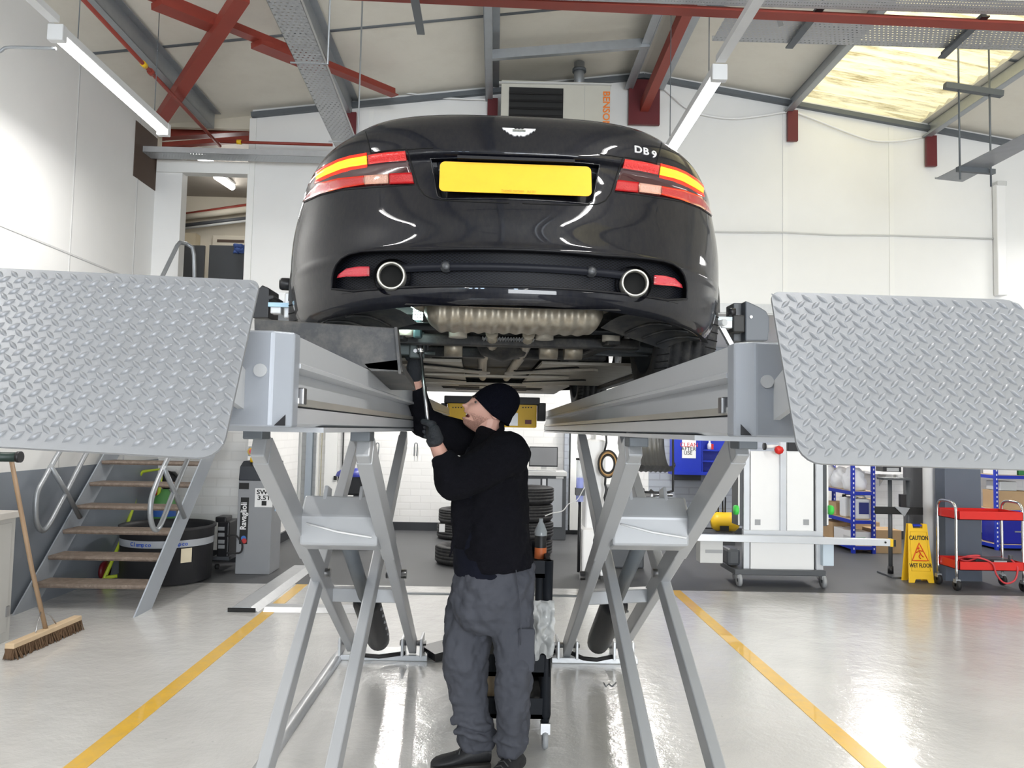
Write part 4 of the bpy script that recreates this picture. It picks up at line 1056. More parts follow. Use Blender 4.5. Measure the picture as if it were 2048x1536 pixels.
for s_ in (-1, 1): MB().box((s_ * .84 - .035, 1.48, .15), (s_ * .84 + .035, 3.4, .21)).build('sill', M_under, car, world=False, bevel=.01)
# nose closing panel
MB().box((-.60, 4.35, .17), (.60, 4.68, .60)).build('nose_core', M_under, car, world=False)
# dangling undertray panel on the left, its lower edge dusty
a, b, c, d, e, f_ = W(508, 637, 2.26), W(793, 656, 2.26), W(797, 742, 2.24), W(740, 738, 2.24), W(640, 700, 2.24), W(508, 664, 2.24)
a.z = min(a.z, 1.9); pts = [a, b, c, d, Vector((W(690, 708, 2.26).x, 2.26, ZT + .014)), Vector((f_.x, 2.26, ZT + .012))]
pts = [Vector((p.x, 2.26, p.z)) for p in pts]; pts = [p for p in pts]
IM = lambda p: MI @ p
q = MB(); q.prism([IM(p) for p in pts], (0, .008, 0)); q.add([], []); up_ = q.build('undertray_panel', M_dusty, car, world=False, bevel=.003)
q = MB(); q.prism([IM(p) for p in (b + Vector((-.004, -.02, 0)), Vector((b.x + .004, 2.24, b.z)), Vector((c.x + .008, 2.24, c.z - .008)), Vector((c.x, 2.24, c.z - .008)))], (0, .06, 0)); q.build('panel_flange', M_dusty, up_, world=False)
q = MB(); q.prism([IM(p) for p in (Vector((d.x - .02, 2.26, c.z + .02)), Vector((c.x, 2.26, c.z + .035)), Vector((c.x + .01, 2.26, c.z)), Vector((d.x, 2.26, d.z - .004)))], (0, .5, -.03)); q.build('panel_fold', M_dusty, up_, world=False)
# ================================================================== THE MECHANIC
def skin_mat():
    m = mat('skin', (.60, .34, .27), .5, var=.10, scale=25, bump=.06, bscale=180); m.node_tree.nodes['Principled BSDF'].inputs['Subsurface Weight'].default_value = .08
    m.node_tree.nodes['Principled BSDF'].inputs['Subsurface Radius'].default_value = (.01, .004, .002); return m
M_skin = skin_mat()
M_fleece = mat('black_fleece', (.0045, .0045, .007), .95, var=.3, bump=.5, bscale=350, spec=.15)
M_shirt = mat('black_shirt', (.004, .005, .011), .9, var=.2, bump=.2, spec=.2)
def trouser_mat():
    m = mat('grey_work_cotton', (.062, .065, .078), .85, var=.18, scale=7, bump=.12, bscale=500, spec=.2); return m
M_trou = trouser_mat()
M_glove = mat('grey_black_glove', (.018, .021, .026), .7, var=.3, bump=.5, bscale=300)
M_beanie = mat('black_knit', (.004, .0045, .009), .95, var=.3, bump=.7, bscale=260, spec=.1)
M_shoe = mat('black_shoe', (.014, .014, .016), .6, var=.2, bump=.2)
M_sole = mat('dark_sole', (.045, .042, .04), .7)
def remesh(o, vox, smooth=4, disp=None):
    r = o.modifiers.new('remesh', 'REMESH'); r.mode = 'VOXEL'; r.voxel_size = vox; r.use_smooth_shade = True
    if smooth: s = o.modifiers.new('smooth', 'SMOOTH'); s.factor = .6; s.iterations = smooth
    for k, (st, sc) in enumerate(disp or []):
        t = bpy.data.textures.new(o.name + '_folds', 'CLOUDS'); t.noise_scale = sc; t.noise_depth = 2
        d = o.modifiers.new('folds', 'DISPLACE'); d.texture = t; d.strength = st; d.mid_level = .5; d.texture_coords = 'GLOBAL'
    return o
def blob(m, pts, rs, n=14):
    m.tube(pts, rs, n)
    for p, r in ((pts[0], rs[0]), (pts[-1], rs[-1])): m.sphere(p, r * .985, n, 8)
def loft(m, rings, n=28):
    """rings: (centre, hx, hy, rotz, tilt) elliptical, closed by caps"""
    k0 = len(m.v)
    for c, hx, hy, rz, tl in rings:
        mt = Matrix.Rotation(rz, 3, 'Z') @ Matrix.Rotation(tl, 3, 'Y')
        for k in range(n):
            t = 2 * PI * k / n; m.v.append(Vector(c) + mt @ Vector((math.cos(t) * hx, math.sin(t) * hy, 0)))
    for i in range(len(rings) - 1):
        for k in range(n): m.f.append([k0 + i * n + k, k0 + i * n + (k + 1) % n, k0 + (i + 1) * n + (k + 1) % n, k0 + (i + 1) * n + k]); m.sm.append(True)
    m.f.append([k0 + k for k in range(n)][::-1]); m.sm.append(True); m.f.append([k0 + (len(rings) - 1) * n + k for k in range(n)]); m.sm.append(True)
YM = 3.44
# joints, measured
hipR, kneeR, ankR = W(953, 1165, 3.52), W(930, 1320, 3.50), W(956, 1486, 3.52)      # his right leg (picture left)
hipL, kneeL, ankL = W(1018, 1165, 3.40), W(1030, 1320, 3.36), W(1026, 1500, 3.40)
shL, elL, wrL = W(1008, 908, 3.30), W(908, 968, 3.20), W(871, 886, 3.22)
shR, elR, wrR = W(985, 900, 3.62), W(845, 846, 3.62), W(830, 762, 3.50)
hdL = W(860, 862, 3.24); hdR = W(828, 722, 3.46)
neckb = W(985, 880, YM); headc = W(979, 820, YM)
root_p = Vector(((ankL.x + ankR.x) / 2, YM, 0))
man = thing('person', 'man in black beanie and fleece with grey cargo trousers reaching up under the car', 'person', root_p)
# ---------------- body: head, neck, torso, arms, legs, hands as one surface
b = MB()
loft(b, [(W(987, 1190, YM), .10, .12, 0, 0), (W(987, 1130, YM), .095, .115, 0, 0), (W(985, 1090, YM), .10, .125, 0, 0), (W(985, 1000, YM), .115, .145, 0, 0), (W(990, 930, YM), .125, .18, 0, 0), (W(990, 895, YM), .10, .17, 0, 0), (W(984, 878, YM), .06, .07, 0, 0)])
blob(b, [neckb + Vector((.01, 0, -.03)), W(976, 858, YM), headc + Vector((.01, 0, -.03))], [.062, .056, .056])
for s_, e_, w_, h_ in ((shL, elL, wrL, hdL), (shR, elR, wrR, hdR)):
    blob(b, [s_, s_.lerp(e_, .5), e_], [.055, .048, .042]); blob(b, [e_, e_.lerp(w_, .35), w_, w_.lerp(h_, .5)], [.040, .041, .028, .029])
    blob(b, [w_, w_.lerp(h_, .5), w_.lerp(h_, .8)], [.027, .022, .016])
for h_, k_, a_ in ((hipL, kneeL, ankL), (hipR, kneeR, ankR)):
    blob(b, [h_, h_.lerp(k_, .5), k_], [.085, .072, .056]); blob(b, [k_, k_.lerp(a_, .35), a_, a_ + Vector((0, 0, -.02))], [.052, .054, .030, .024])
# head in its own frame
fw = Vector((-.93, -.22, .27)).normalized(); up = (Vector((.30, 0, .95)) - fw * Vector((.30, 0, .95)).dot(fw)).normalized(); sd = up.cross(fw)
HF = Matrix((fw, sd, up)).transposed()
def headpt(th, ph):
    """th: 0 front .. 2pi, ph: 0 top .. pi bottom -> local (front, side, up)"""
    s_, c = math.sin(ph), math.cos(ph)
    f, s, u = s_ * math.cos(th), s_ * math.sin(th), c
    x, y, z = f * .094, s * .074, u * .115
    if u < .1:                                     # jaw
        k = min(1, (.1 - u) / .9); y *= 1 - .42 * k
        if f > 0: x = x * (1 + .10 * k) + .030 * k * f
        else: x *= 1 - .45 * k
    if u > .15 and f > .3: x -= .012 * (u - .15)
    fr = max(0, f)
    def g(a, b_, sa, sb): return math.exp(-((y - a) / sa) ** 2 - ((z - b_) / sb) ** 2) * (1 if f > .1 else 0)
    x += .0175 * g(0, -.014, .0095, .010) + .009 * g(0, .004, .0075, .018) + .005 * g(0, -.016, .018, .007)   # nose
    x += .005 * (g(.03, .030, .020, .007) + g(-.03, .030, .020, .007))                                       # brow
    x -= .010 * (g(.031, .014, .014, .011) + g(-.031, .014, .014, .011))                                     # sockets
    x += .006 * (g(.040, -.018, .018, .016) + g(-.040, -.018, .018, .016))                                   # cheeks
    x += .007 * g(0, -.040, .020, .0055) + .008 * g(0, -.067, .018, .006) - .024 * g(0, -.053, .027, .0095)  # lips, open mouth
    x += .012 * g(0, -.092, .022, .016)                                                                      # chin
    return Vector((x, y, z))
hc = headc + Vector((.0, 0, .0))
k0 = len(b.v); NT_, NP = 96, 72
for i in range(NP + 1):
    for k in range(NT_): b.v.append(hc + HF @ headpt(2 * PI * k / NT_, PI * i / NP))
for i in range(NP):
    for k in range(NT_): b.f.append([k0 + i * NT_ + k, k0 + (i + 1) * NT_ + k, k0 + (i + 1) * NT_ + (k + 1) % NT_, k0 + i * NT_ + (k + 1) % NT_]); b.sm.append(True)
for sg in (-1, 1): b.sphere(hc + HF @ Vector((-.012, sg * .074, -.005)), .02, 12, 8, (1, .4, 1.55), None)
bo_ = b.build('body', M_skin, man); remesh(bo_, .0036, 2)
# beard and brow shading as hair: short stubble shell
st = MB()
def beard(u, v):
    th = -1.75 + 3.5 * u; ph = PI * (.60 + .33 * v); p = headpt(th, ph); d = p.normalized()
    return hc + HF @ (p + d * .0014)
def bskip(u, v):
    th = -1.75 + 3.5 * u; ph = PI * (.60 + .33 * v); p = headpt(th, ph)
    if abs(p.y) < .034 and -.067 < p.z < -.038: return True
    if p.z > -.032 and p.x > .03 and abs(p.y) > .02: return True
    if p.z > -.030 and abs(p.y) < .02: return True
    e = min(v / .42, (1 - v) / .25, u / .10, (1 - u) / .10)
    return random.random() > .25 + .75 * min(1, max(0, e))
st.grid(beard, 220, 100, skip=bskip)
def stubble_mat():
    m = mat('stubble', (.30, .16, .115), .8, var=.4, scale=300, bump=.8, bscale=900); n = m.node_tree.nodes; L = m.node_tree.links
    ns = n.new('ShaderNodeTexNoise'); ns.inputs['Scale'].default_value = 900; tc = n.new('ShaderNodeTexCoord'); L.new(tc.outputs['Object'], ns.inputs['Vector'])
    r = n.new('ShaderNodeValToRGB'); r.color_ramp.elements[0].position = .40; r.color_ramp.elements[1].position = .66; r.color_ramp.elements[0].color = (.22, .22, .22, 1); r.color_ramp.elements[1].color = (.85, .85, .85, 1); L.new(ns.outputs[0], r.inputs[0]); L.new(r.outputs[0], n['Principled BSDF'].inputs['Alpha']); return m
st.build('beard', stubble_mat(), man)
q = MB()
for sg in (-1, 1):
    q.tube([hc + HF @ (headpt(sg * a, PI * pp) + Vector((.0015, 0, 0))) for a, pp in ((.20, .420), (.34, .405), (.50, .402), (.64, .42))], [.002, .0034, .0032, .0015], 6)
q.build('eyebrows', mat('brow_hair', (.05, .03, .02), .8), man)
M_eye = mat('eye_white', (.30, .26, .24), .2, coat=1.0); M_iris = mat('iris', (.03, .02, .015), .1, coat=1)
for sg in (-1, 1):
    c = Vector((.072, sg * .030, .014)); e = MB().sphere(hc + HF @ c, .0100, 16, 10).build('eye', M_eye, man)
    MB().sphere(hc + HF @ (c + Vector((.0036, sg * .0036, .0010))), .0070, 10, 8).build('iris', M_iris, e)
    l = MB().grid(lambda u, v: hc + HF @ (c + Vector((math.cos(-1.1 + 2.2 * u) * .0118 * math.cos(.25 + 1.1 * v), math.sin(-1.1 + 2.2 * u) * .0112, .0112 * math.sin(.15 + 1.1 * v)))), 10, 6).build('eyelid', M_skin, e)
# mouth with teeth
mo = MB().sphere(hc + HF @ Vector((.084, 0, -.053)), .019, 16, 10, (.6, 1.35, .62), HF).build('mouth', mat('mouth_dark', (.09, .015, .015), .4), man)
MB().grid(lambda u, v: hc + HF @ Vector((.0965 - .006 * abs(2 * u - 1) ** 2, -.0135 + .027 * u, -.0455 - .0075 * v)), 12, 2).build('teeth', mat('teeth', (.75, .70, .62), .3), mo)
# beanie
bn = MB()
def bean(u, v):
    th = 2 * PI * u; ph = PI * (.0 + .56 * v); p = headpt(th, ph)
    f = math.cos(th); k = 1.10 + .02 * math.sin(60 * th) * 0
    # sits low at the back, above the brow at the front
    ph2 = PI * (0 + (.545 - .135 * max(0, f) + .06 * max(0, -f)) * v)
    s_, c = math.sin(ph2), math.cos(ph2)
    p = Vector((s_ * math.cos(th) * .104 - .004, s_ * math.sin(th) * .086, c * .126))
    # slouch to the rear
    t = max(0, c) ** 1.0; p.x -= .030 * t * (1 if True else 0); p.z += .006 * t
    if f < 0: p.x += .030 * f * max(0, c) * s_
    return hc + HF @ p
bn.grid(bean, 72, 30); bno = bn.build('beanie', M_beanie, man)
so = bno.modifiers.new('solid', 'SOLIDIFY'); so.thickness = .006; so.offset = .6
rim = MB()
rp = [Vector(bean(i / 72, 1.0)) for i in range(72)]; rim.tube(rp, .0045, 8, closed=True); rim.build('beanie_hem', M_beanie, bno)
# ---------------- fleece jacket
j = MB()
loft(j, [(W(991, 1135, YM), .168, .185, 0, -.10), (W(988, 1100, YM), .166, .185, 0, 0), (W(982, 1040, YM), .166, .180, 0, 0), (W(980, 985, YM), .165, .185, 0, 0), (W(983, 940, YM), .160, .200, 0, 0), (W(992, 908, YM), .140, .200, 0, 0),
          (W(996, 885, YM), .105, .165, 0, .1), (W(990, 868, YM), .078, .085, 0, .25), (W(988, 861, YM), .068, .075, 0, .3)])
def sleeve(m, s_, e_, w_, end, r):
    blob(m, [s_ + Vector((.02, 0, .0)), s_.lerp(e_, .5), e_], [r[0], r[1], r[2]]); t = e_.lerp(w_, end)
    m.tube([e_, e_.lerp(t, .5), t], [r[2], r[3], r[4]], 16)
sleeve(j, shL, elL, wrL, .72, (.100, .090, .072, .066, .054))
sleeve(j, shR, elR, wrR, .86, (.095, .080, .066, .058, .044))
# open front panel hanging to the picture's left
fp = [W(918, 990, 3.30), W(912, 1060, 3.27), W(899, 1118, 3.26)]
j.tube(fp, [.03, .025, .010], 8); j.tube([W(930, 985, 3.32), W(925, 1050, 3.30), W(915, 1100, 3.30)], [.04, .035, .02], 10)
jk = j.build('fleece_jacket', M_fleece, man); remesh(jk, .0075, 6, [(.030, .11), (.008, .04)])
# collar
q = MB(); q.tube([W(1003, 846, 3.41), W(1004, 858, 3.36), W(990, 872, 3.33), W(972, 880, 3.34)], [.012, .013, .013, .008], 10); q.build('collar', M_fleece, man)
q = MB(); loft(q, [(W(975, 1148, YM), .150, .165, 0, 0), (W(975, 1110, YM), .150, .17, 0, 0), (W(965, 1040, YM), .14, .165, 0, 0), (W(962, 980, YM), .13, .165, 0, 0), (W(972, 900, YM), .085, .13, 0, .2)])
sh_ = q.build('shirt', M_shirt, man); remesh(sh_, .012, 4, [(.015, .08)])
# ---------------- trousers
t = MB()
loft(t, [(W(985, 1262, YM), .10, .10, 0, 0), (W(985, 1245, YM), .15, .135, 0, 0), (W(985, 1222, YM), .178, .16, 0, 0), (W(987, 1190, YM), .185, .175, 0, 0), (W(990, 1150, YM), .176, .175, 0, 0), (W(991, 1122, YM), .163, .165, 0, 0)])
blob(t, [W(947, 1195, 3.51), W(934, 1260, 3.50), W(928, 1320, 3.50), W(935, 1380, 3.51), W(950, 1440, 3.52), W(954, 1475, 3.52)], [.118, .108, .098, .090, .084, .085], 20)
blob(t, [W(1022, 1195, 3.41), W(1025, 1260, 3.38), W(1028, 1320, 3.36), W(1030, 1380, 3.37), W(1028, 1440, 3.39), W(1022, 1492, 3.40)], [.108, .096, .084, .076, .070, .066], 20)
# cuff folds
for c, r in ((W(951, 1462, 3.50), .086), (W(1022, 1478, 3.39), .066), (W(945, 1440, 3.5), .086)):
    t.tube([c + Vector((r * math.cos(a), r * math.sin(a) * .9, .01 * math.sin(2 * a))) for a in [2 * PI * i / 20 for i in range(20)]], .014, 8, closed=True)
tr = t.build('trousers', M_trou, man); remesh(tr, .0072, 5, [(.045, .13), (.020, .045)])
# cargo pocket and seams
q = MB(); q.cbox(W(1052, 1300, 3.30), (.072, .016, .18), None); po = q.build('cargo_pocket', M_trou, man, bevel=.012); 
q = MB(); q.tube([W(1032, 1140, 3.24), W(1040, 1200, 3.255), W(1042, 1260, 3.265), W(1041, 1290, 3.268)], .0022, 6); q.build('seam', M_trou, man)
# ---------------- gloves: palm plus four fingers and a thumb closing on the tool
def glove(name, wrist, hand, axis, barc, sgn, rb=.020, parent=None):
    """axis: direction of the gripped bar; fingers curl round it starting from the palm side"""
    m = MB(); a = Vector(axis).normalized(); out = (hand - barc); out = (out - a * out.dot(a)).normalized(); tn = a.cross(out) * sgn
    blob(m, [wrist, wrist.lerp(hand, .6), barc + out * (rb + .018)], [.034, .036, .026])
    R_ = rb + .010; lens = (2.5, 2.75, 2.6, 2.25)
    for k in range(4):
        off = a * (.030 - .0205 * k); pts = []
        n = 9
        for i in range(n):
            t_ = -.35 + lens[k] * 1.35 * i / (n - 1)
            rr = R_ + .010 * max(0, 1 - i / 3.0)
            pts.append(barc + off + (out * math.cos(t_) + tn * math.sin(t_)) * rr)
        m.tube(pts, [.0115, .0118, .0112, .0112, .0105, .0108, .0100, .0098, .0085], 10); m.sphere(pts[-1], .0085, 10, 6); m.sphere(pts[0], .0125, 10, 6)
    pts = [barc + out * (rb + .02) + a * .01, barc + out * (rb + .012) - tn * .018 + a * .030, barc - tn * (rb + .010) + a * .045 - out * .004, barc - out * (rb + .004) - tn * .012 + a * .050]
    m.tube(pts, [.015, .0145, .0125, .010], 10); m.sphere(pts[-1], .010, 10, 6)
    return m
barB = W(858, 868, 3.20); barT = W(841, 702, 3.30); ax = (barT - barB).normalized()
c1 = barB.lerp(barT, .02) ; g1 = glove('glove', wrL.lerp(hdL, .15), c1 + Vector((.03, -.03, -.02)), ax, c1, 1, .013)
go = g1.build('glove', M_glove, man); remesh(go, .0026, 2)
bracketc = W(826, 700, 3.44); ax2 = Vector((1, -.05, .1)).normalized()
g2 = glove('glove', wrR.lerp(hdR, .25), hdR, ax2, hdR + Vector((0, 0, .045)), -1, .012)
go2 = g2.build('glove', M_glove, man); remesh(go2, .0026, 2)
# ---------------- shoes
def shoe(heel, toe, w_):
    d = (toe - heel); L_ = d.length; d.normalize(); s = Vector((-d.y, d.x, 0)); r = thing  # noqa
    up_ = Vector((0, 0, 1))
    prof = [(0, .036, .10), (.06, .042, .115), (.14, .043, .118), (.24, .043, .112), (.34, .041, .105), (.44, .042, .092), (.56, .047, .078), (.68, .051, .068), (.80, .050, .062), (.90, .044, .055), (.97, .030, .045), (1.0, .014, .036)]
    m = MB(); n = 22; k0 = 0
    for t_, hw_, hh_ in prof:
        c = heel + d * (L_ * t_)
        for k in range(n):
            a = 2 * PI * k / n; x = math.cos(a) * hw_ * w_; z = .022 + max(-.004, (math.sin(a) * .5 + .5)) ** .8 * (hh_ - .022)
            m.v.append(c + s * x * (1 if math.sin(a) < .3 else 1 - .35 * (math.sin(a) - .3)) + up_ * z)
    for i in range(len(prof) - 1):
        for k in range(n): m.f.append([i * n + k, i * n + (k + 1) % n, (i + 1) * n + (k + 1) % n, (i + 1) * n + k]); m.sm.append(True)
    m.f.append(list(range(n))); m.sm.append(True); m.f.append([(len(prof) - 1) * n + k for k in range(n)]); m.sm.append(True)
    so_ = m.build('shoe', M_shoe, man)
    out = [heel + d * (L_ * t_) + s * hw_ * w_ * 1.02 for t_, hw_, _ in prof] + [heel + d * (L_ * t_) - s * hw_ * w_ * 1.02 for t_, hw_, _ in prof[::-1]]
    out = [Vector((p.x, p.y, .001)) for p in out]
    MB().prism(out, (0, 0, .026)).build('sole', M_sole, so_, bevel=.003)
    q = MB()
    for k in range(4):
        t_ = .36 + .075 * k; hh_ = .108 - .012 * k; c = heel + d * (L_ * t_); q.tube([c - s * .028 + up_ * (hh_ - .008), c + up_ * (hh_ + .004), c + s * .028 + d * .01 + up_ * (hh_ - .008)], .0028, 6)
    q.build('laces', mat('lace', (.06, .06, .06), .8), so_)
shoe(Vector((ankR.x + .055, ankR.y, 0)), W(866, 1519, 3.47) * Vector((1, 1, 0)).x if False else Vector((W(862, 1515, 3.47).x, 3.47, 0)), 1.0)
shoe(Vector((ankL.x + .03, ankL.y + .05, 0)), Vector((ankL.x - .13, ankL.y - .19, 0)), 1.0)
# ---------------- the long bar he pushes on, and the work lamp under the car
t = thing('breaker_bar', 'long thin steel bar held upright in the man\'s gloved hands', 'hand tool', barB)
MB().cyl(barB - ax * .03, barT, .0075, n=14).build('shaft', M_steel, t)
MB().cyl(barB - ax * .035, barB + ax * .05, .011, n=14).build('grip', M_blackrub, t)
MB().cyl(barT - ax * .01, barT + ax * .035, .014, n=16).build('socket', M_chrome, t)
br = MB(); a = MI @ W(808, 682, 3.36); 
M_brk = mat('cast_bracket', (.07, .085, .085), .4, .5, var=.2)
def cb(x0, y0, x1, y1, Y, d): 
    p = MI @ W(x0, y1, Y); r_ = MI @ W(x1, y0, Y); return (min(p.x, r_.x), p.y, p.z), (max(p.x, r_.x), p.y + d, r_.z)
bk = MB().box(*cb(797, 680, 822, 710, 3.36, .08)).build('mounting_bracket', M_brk, car, world=False, bevel=.006)
MB().box(*cb(818, 664, 850, 716, 3.34, .05)).build('bracket_plate', M_brk, bk, world=False, bevel=.006)
for x, y in ((831, 669), (831, 702)):
    c = MI @ W(x, y, 3.34); MB().cyl(c, c - Vector((0, .012, 0)), .009, n=6).build('bolt', M_steel, bk, world=False)
MB().tube([MI @ W(845, 690, 3.37), MI @ W(846, 706, 3.37), MI @ W(870, 706, 3.38)], .010, 8).build('bracket_arm', M_brk, bk, world=False)
t = thing('inspection_lamp', 'small lit LED inspection lamp wedged beside the ribbed silencer', 'work lamp', W(836, 650, 3.12))
lp = W(836, 629, 3.10)
MB().cbox(lp + Vector((0, .012, 0)), (.046, .02, .06)).build('lamp_head', M_black, t, bevel=.005)
lf = MB()
for i in range(4):
    for k in range(4): lf.cbox(lp + Vector((-.016 + .0107 * i, 0, -.018 + .012 * k)), (.008, .003, .009))
lf.build('led_array', mat('led_white', (.9, 1, .97), .4, emit=(.85, 1, .95), estr=3.0), t)
MB().cbox(lp + Vector((.0, .012, -.06)), (.036, .028, .075)).build('handle', mat('dark_teal_plastic', (.015, .035, .038), .4), t, bevel=.008)
l = bpy.data.lights.new('led_light', 'POINT'); l.energy = 2.2; l.color = (.75, 1.0, .92); l.shadow_soft_size = .02
lo = bpy.data.objects.new('led_light', l); C.objects.link(lo); lo.parent = t; lo.location = lp - t.location + Vector((-.05, -.03, -.03))
# ================================================================== THINGS ROUND THE HALL
def pb(x0, y0, x1, y1, Y, d):
    a = W(x0, y1, Y); b = W(x1, y0, Y); return (min(a.x, b.x), Y, min(a.z, b.z)), (max(a.x, b.x), Y + d, max(a.z, b.z))
def part(name, box, m, par, bevel=0.0): return MB().box(*box).build(name, m, par, bevel=bevel)
M_card = mat('cardboard', (.50, .34, .19), .8, var=.1); M_blue = mat('cobalt_paint', (.008, .03, .42), .4); M_greyp = mat('mid_grey_paint', (.33, .34, .35), .4)
M_lgrey = mat('light_grey_paint', (.58, .585, .58), .4); M_wood = mat('worn_wood', (.19, .145, .115), .6, var=.3, scale=12, dirt=(.42, .36, .3), dirt_amt=.5)
M_pale = mat('pale_wood', (.62, .46, .29), .5, var=.15, scale=14); M_lime = mat('lime_tube', (.50, .62, .05), .4); M_ink = mat('black_ink', (.01, .01, .01), .5); M_dgrey = mat('dark_grey_paint', (.075, .08, .088), .45)
M_redp = mat('signal_red_paint', (.62, .02, .015), .35); M_clear = mat('clear_plastic', (.75, .80, .82), .08, alpha=.45); M_can = mat('milky_plastic', (.80, .82, .84), .4)
# ---- wall heater
YH_ = 7.55
t = thing('wall_heater', 'beige gas wall heater with black louvres and orange lettering, above the car', 'heater', W(1110, 165, YH_))
part('casing', pb(1000, 166, 1221, 300, YH_, .55), mat('beige_enamel', (.56, .545, .48), .4), t, .006)
part('casing_seam', pb(1168, 172, 1169.5, 300, YH_ - .002, .004), M_greyp, t)
MB().bar(W(998, 165.5, YH_ - .01), W(1223, 170, YH_ - .01), .04, .012).build('top_flange', M_lgrey, t)
lo_ = part('louvre_opening', pb(1016, 177, 1127, 290, YH_ - .006, .01), M_ink, t)
for k in range(7):
    y = 187 + 15 * k; a = W(1018, y, YH_ - .02); b = W(1125, y + 2.4, YH_ - .02)
    q = MB(); q.prism([a, b, b + Vector((0, .03, .055)), a + Vector((0, .03, .055))], (0, .004, 0)); q.build('louvre', mat('louvre_black', (.02, .02, .022), .35), lo_)
c = W(1212, 219, YH_ - .003); lettering('lettering', 'BENSON', .098, c, (0, 0, -1), (1, 0, 0), mat('orange_ink', (.85, .22, .03), .5), t, bold=True)
c = W(1211, 252, YH_ - .003); MB().prism([c + Vector((.0, 0, .03)), c + Vector((-.03, 0, -.02)), c + Vector((.03, 0, -.02))], (0, .002, 0)).build('triangle_mark', MATS['orange_ink'], t)
a = W(1158, 170, 7.8); a.z = W(1158, 171, 7.55).z - .02
q = MB(); q.cyl(a, (a.x, a.y, roofz(a.x) - .02), .055); q.build('flue', M_galv, t); MB().cyl((a.x, a.y, roofz(a.x) - .12), (a.x, a.y, roofz(a.x) - .09), .072).build('flue_collar', M_darkgalv, t)
# ---- cables and pipes on the rear wall
def cable(pts, Y, r, m, lab, name='cable'): return tag(MB().tube([W(x, y, Y) for x, y in pts], r, 8).build(name, m), lab, 'cable')
def smooth(pts, n=4):
    out = []
    for i in range(len(pts) - 1):
        p0, p1, p2, p3 = pts[max(0, i - 1)], pts[i], pts[i + 1], pts[min(len(pts) - 1, i + 2)]
        for k in range(n):
            t = k / n; out.append(tuple(.5 * ((2 * b) + (-a + c) * t + (2 * a - 5 * b + 4 * c - d) * t * t + (-a + 3 * b - 3 * c + d) * t ** 3) for a, b, c, d in zip(p0, p1, p2, p3)))
    return out + [tuple(pts[-1])]
cable(smooth([(1318, 168), (1348, 195), (1372, 215), (1406, 229), (1464, 237), (1519, 232), (1575, 224), (1604, 229), (1673, 256), (1741, 280), (1792, 282), (1842, 275)]), YB - .03, .012, M_white, 'white cable sagging along the rear wall under the skylight')
cable(smooth([(812, 186), (840, 190), (879, 195), (930, 198), (982, 199)]), YB - .03, .010, M_white, 'white cable on the rear wall left of the heater')
cable([(1300, 462), (1440, 464), (1570, 465), (1672, 470), (1785, 471), (1998, 478)], YB - .02, .009, M_lgrey, 'thin grey conduit running level across the rear wall to the white pipe', 'conduit')
t = thing('wall_pipe', 'white boxed pipe running up the rear wall at the far right', 'pipe', W(2004, 480, 8.1))
part('pipe', pb(1997, 368, 2012, 590, YB - .09, .08), M_white, t, .01); part('pipe_cap', pb(1995, 362, 2014, 370, YB - .10, .095), M_lgrey, t)
cable(smooth([(-30, 112), (0, 103), (14, 95), (60, 95), (112, 97)]), 4.75, .010, M_galv, 'bent grey conduit reaching from the left wall to the left lamp', 'conduit')
# ---- upstairs things
YU = 9.6
tag(part('partition_screen', pb(352, 491, 409, 626, YU, .04), M_dgrey, None), 'narrow dark grey screen upstairs, left one of the two', 'screen')
tag(part('partition_screen', pb(413, 492, 494, 626, YU, .04), M_dgrey, None), 'wide dark grey screen upstairs with a blue cloth on it', 'screen')
q = MB().grid(lambda u, v: W(469 + 20 * u, 489 + 18 * v, YU - .03) + Vector((0, .03 * noise.noise(Vector((u * 4, v * 4, 1))), .015 * noise.noise(Vector((u * 5, v * 5, 3))))), 12, 10)
q = q.build('cloth', mat('blue_cloth', (.06, .11, .32), .8), None); q.modifiers.new('s', 'SOLIDIFY').thickness = .02; tag(q, 'small blue cloth hanging over the grey screen upstairs', 'cloth')
t = thing('wall_radiator', 'cream panel radiator on the upstairs wall', 'radiator', W(455, 485, 12.1)); part('panel', pb(424, 472, 490, 494, 12.1, .08), M_cream, t, .01); part('grille', pb(434, 480, 488, 484, 12.09, .02), M_brown, t)
tag(part('wall_box', pb(362, 466, 392, 500, 12.0, .19), mat('cream_card', (.52, .45, .32), .8), None), 'cream box fixed to the upstairs wall behind the handrail', 'wall box')
for k, (a, b, r, m_, lab) in enumerate(((( 358, 436), (498, 418), .05, M_cream, 'thick cream pipe'), ((358, 452), (498, 436), .03, M_dgrey, 'dark pipe'), ((362, 430), (498, 410), .03, M_red, 'red pipe'), ((358, 458), (498, 441), .02, M_lgrey, 'thin grey pipe'))):
    tag(MB().cyl(W(*a, 12.0), W(*b, 12.0), r, n=10).build('pipe', m_), lab + ' running along the upstairs wall seen through the opening', 'pipe', 'pipes upstairs')
